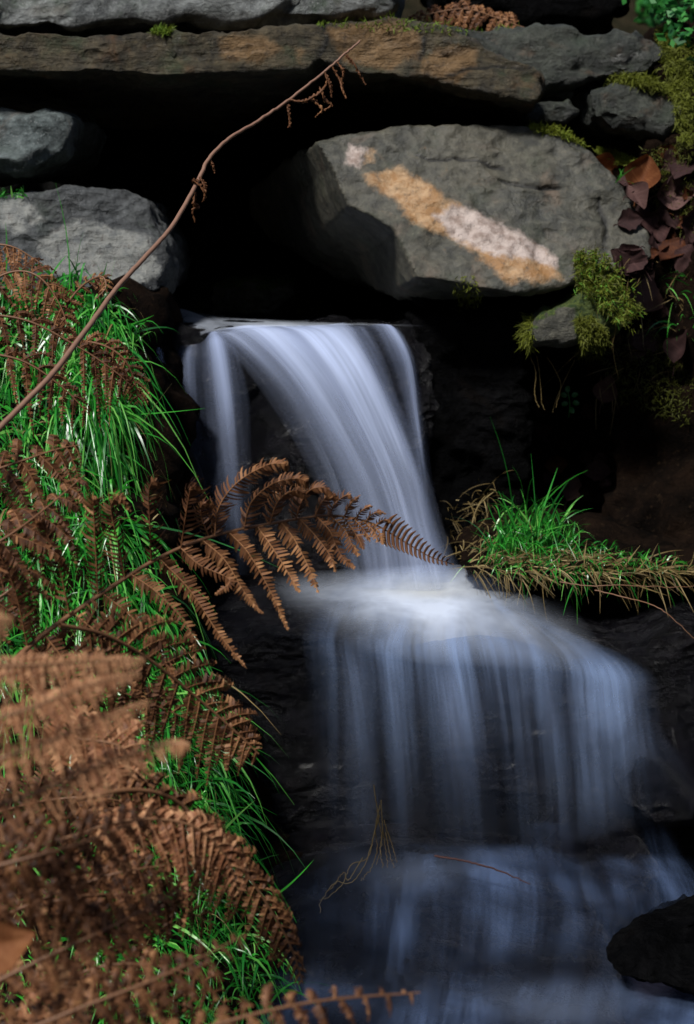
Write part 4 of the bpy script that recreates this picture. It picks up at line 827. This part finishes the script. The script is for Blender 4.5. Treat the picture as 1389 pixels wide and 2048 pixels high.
leaf(1222, 770, .07, 'leaf', "folded grey brown leaf on the bank below the moss tuft", ang=70, tint=.7, lift=.015)
for i in range(44):
    x, y = random.choice([(random.uniform(1075, 1220), random.uniform(800, 1010)), (random.uniform(1250, 1389), random.uniform(300, 560)), (random.uniform(1230, 1389), random.uniform(350, 720))])
    leaf(x, y, random.uniform(.03, .085), ('leaf_red' if y < 520 and random.random() < .3 else 'leaf'), "small dark dead leaf in the litter of the shaded right bank", tint=random.uniform(.0, .25) * (1 if y < 600 else .4), group="small dark leaves littering the right bank", face=.2, cup=random.uniform(-.4, .7), lobes=random.uniform(0, .3))
# pale dead leaf in the near left corner
l0 = W(15, 1885, 1.3); leaf(5, 1880, .055, 'leaf_red', "blurred pale tan dead leaf at the left edge among the ferns", ang=20, tint=.75, at=(l0, Vector((0, -1, .3)).normalized()), face=.9)

# dead stalks, sprig, rootlets, twigs
for i, (pl, lb) in enumerate([([(1095, 715), (1108, 735), (1122, 770), (1112, 815)], "bent pale dry stalk with a sharp kink beside the black gap"),
               ([(1062, 715), (1072, 745), (1070, 790), (1078, 815)], "leftmost upright thin dry stalk in the black gap"), ([(1074, 712), (1080, 750), (1084, 800), (1090, 820)], "thin dry stalk just right of the leftmost one in the black gap"),
               ([(1150, 720), (1130, 760), (1112, 800), (1106, 825)], "dry stalk slanting down left behind the kinked one")]):
    s_ = tube("dry_stalk", [W(x, y, 3.4 + .01 * i) for x, y in pl], .0008, 'straw', n=24, sides=5, tint=.5, jit=.0008); tag(s_, lb, "stalk", "dry stalks in the black gap")
sp = empty("green_sprig", W(1140, 830, 3.45)); tag(sp, "small green sprig of rounded leaves in the dark gap above the grass tuft", "plant")
tube("stalk", [W(1138, 835, 3.46), W(1140, 805, 3.45), W(1136, 782, 3.45)], .001, 'ivy', sp, n=10)
for x, y, a in [(1136, 778, 90), (1128, 790, 160), (1150, 790, 20), (1130, 808, 190), (1152, 806, -10), (1144, 820, 300)]:
    c = np.array(W(x, y, 3.44)); th = np.linspace(0, 2 * np.pi, 12, endpoint=False); ca, sa = math.cos(R(a)), math.sin(R(a)); r_ = .006
    V = [c] + [c + np.array([ca * r_ * 1.3 * math.cos(t) - sa * r_ * math.sin(t), -.003 * math.cos(2 * t), sa * r_ * 1.3 * math.cos(t) + ca * r_ * math.sin(t)]) for t in th]
    mesh_obj("leaf", V, [[0, 1 + k, 1 + (k + 1) % 12] for k in range(12)], M['ivy'], sp, attrs={"tint": np.full(13, .05)}, origin=tuple(c))
rt = empty("root_tangle", W(760, 1620, 2.6)); tag(rt, "thin pale roots dangling in front of the lower waterfall and curling onto the rock", "roots")
for pl in [[(748, 1570), (758, 1620), (762, 1680), (752, 1730)], [(762, 1600), (765, 1650), (772, 1700), (775, 1735)], [(760, 1630), (745, 1690), (728, 1730), (700, 1765), (672, 1765), (645, 1800), (640, 1825)], [(752, 1660), (735, 1715), (700, 1730), (685, 1768), (655, 1795), (640, 1800)],
           [(765, 1640), (785, 1690), (795, 1725)], [(757, 1610), (750, 1660), (756, 1700), (742, 1740), (722, 1760)], [(766, 1660), (760, 1700), (766, 1735)], [(725, 1715), (700, 1760), (690, 1745), (662, 1780)], [(770, 1665), (778, 1705), (790, 1735)]]:
    tube("rootlet", [W(x + random.uniform(-3, 3), y, 2.585 - max(0, y - 1700) * .0009) for x, y in pl], [.001, .0006], 'straw', rt, n=44, sides=5, tint=.15, jit=.0012)
for pl, lb, r_, mt in [([(1120, 1164, 2.9), (1180, 1172, 2.88), (1240, 1170, 2.87), (1330, 1174, 2.86), (1420, 1172, 2.86)], "thin dull twig lying along the foot of the right ledge", .0013, 'stem'),
               ([(1190, 1180, 2.80), (1250, 1195, 2.78), (1310, 1212, 2.74), (1350, 1240, 2.72), (1400, 1290, 2.7)], "thin twig slanting down right off the ledge over black rock", .0014, 'stem'),
               ([(870, 1712, 2.5), (930, 1722, 2.47), (1000, 1742, 2.44), (1060, 1768, 2.42)], "dark wet twig across the foot of the lower waterfall", .002, 'leaf'),
               ([(985, 1110, 2.93), (965, 1140, 2.9), (950, 1160, 2.88)], "short orange straw twig hanging at the left end of the ledge", .0014, 'straw')]:
    t_ = tube("twig", [W(*p) for p in pl], [r_, r_ * .8, r_ * .4], mt, n=40, sides=6, jit=.001, tint=.3); tag(t_, lb, "twig")
# undergrowth on top right
pts = scatter([(1265, -60), (1389, -60), (1389, 130), (1340, 70), (1270, 45)], 500, 14) ; m = len(pts)
V, Fc, tt = [], [], []
for p, nn in pts:
    c = np.array(p + nn * random.uniform(0, .12)); a = rng.normal(size=3); a /= np.linalg.norm(a); b = np.cross(a, rng.normal(size=3)); b /= np.linalg.norm(b); s = random.uniform(.008, .02) * (p.y / 4)
    k = len(V); V += [c - a * s, c - b * s * .6, c + a * s, c + b * s * .6]; Fc.append([k, k + 1, k + 2, k + 3]); tt += [random.random()] * 4
if V:
    o = mesh_obj("undergrowth", V, Fc, M['ivy'], attrs={"tint": tt}, origin=V[0]); tag(o, "small green leaves growing at the top right corner", "undergrowth", kind='stuff')
o = patches("grass", [dict(poly=[(-30, 375), (50, 385), (50, 400), (-30, 400)], n=60, L=.03, wd=.003, base_dir=(.1, -.3, .8), spread=.4, droop=.4), dict(poly=[(1230, 350), (1260, 345), (1260, 370), (1230, 370)], n=20, L=.03, wd=.003, base_dir=(.1, -.3, .8), spread=.4, droop=.4)], 'grass',
        label="tiny green grass sprouts on top of the grey layered boulder", cat="grass")
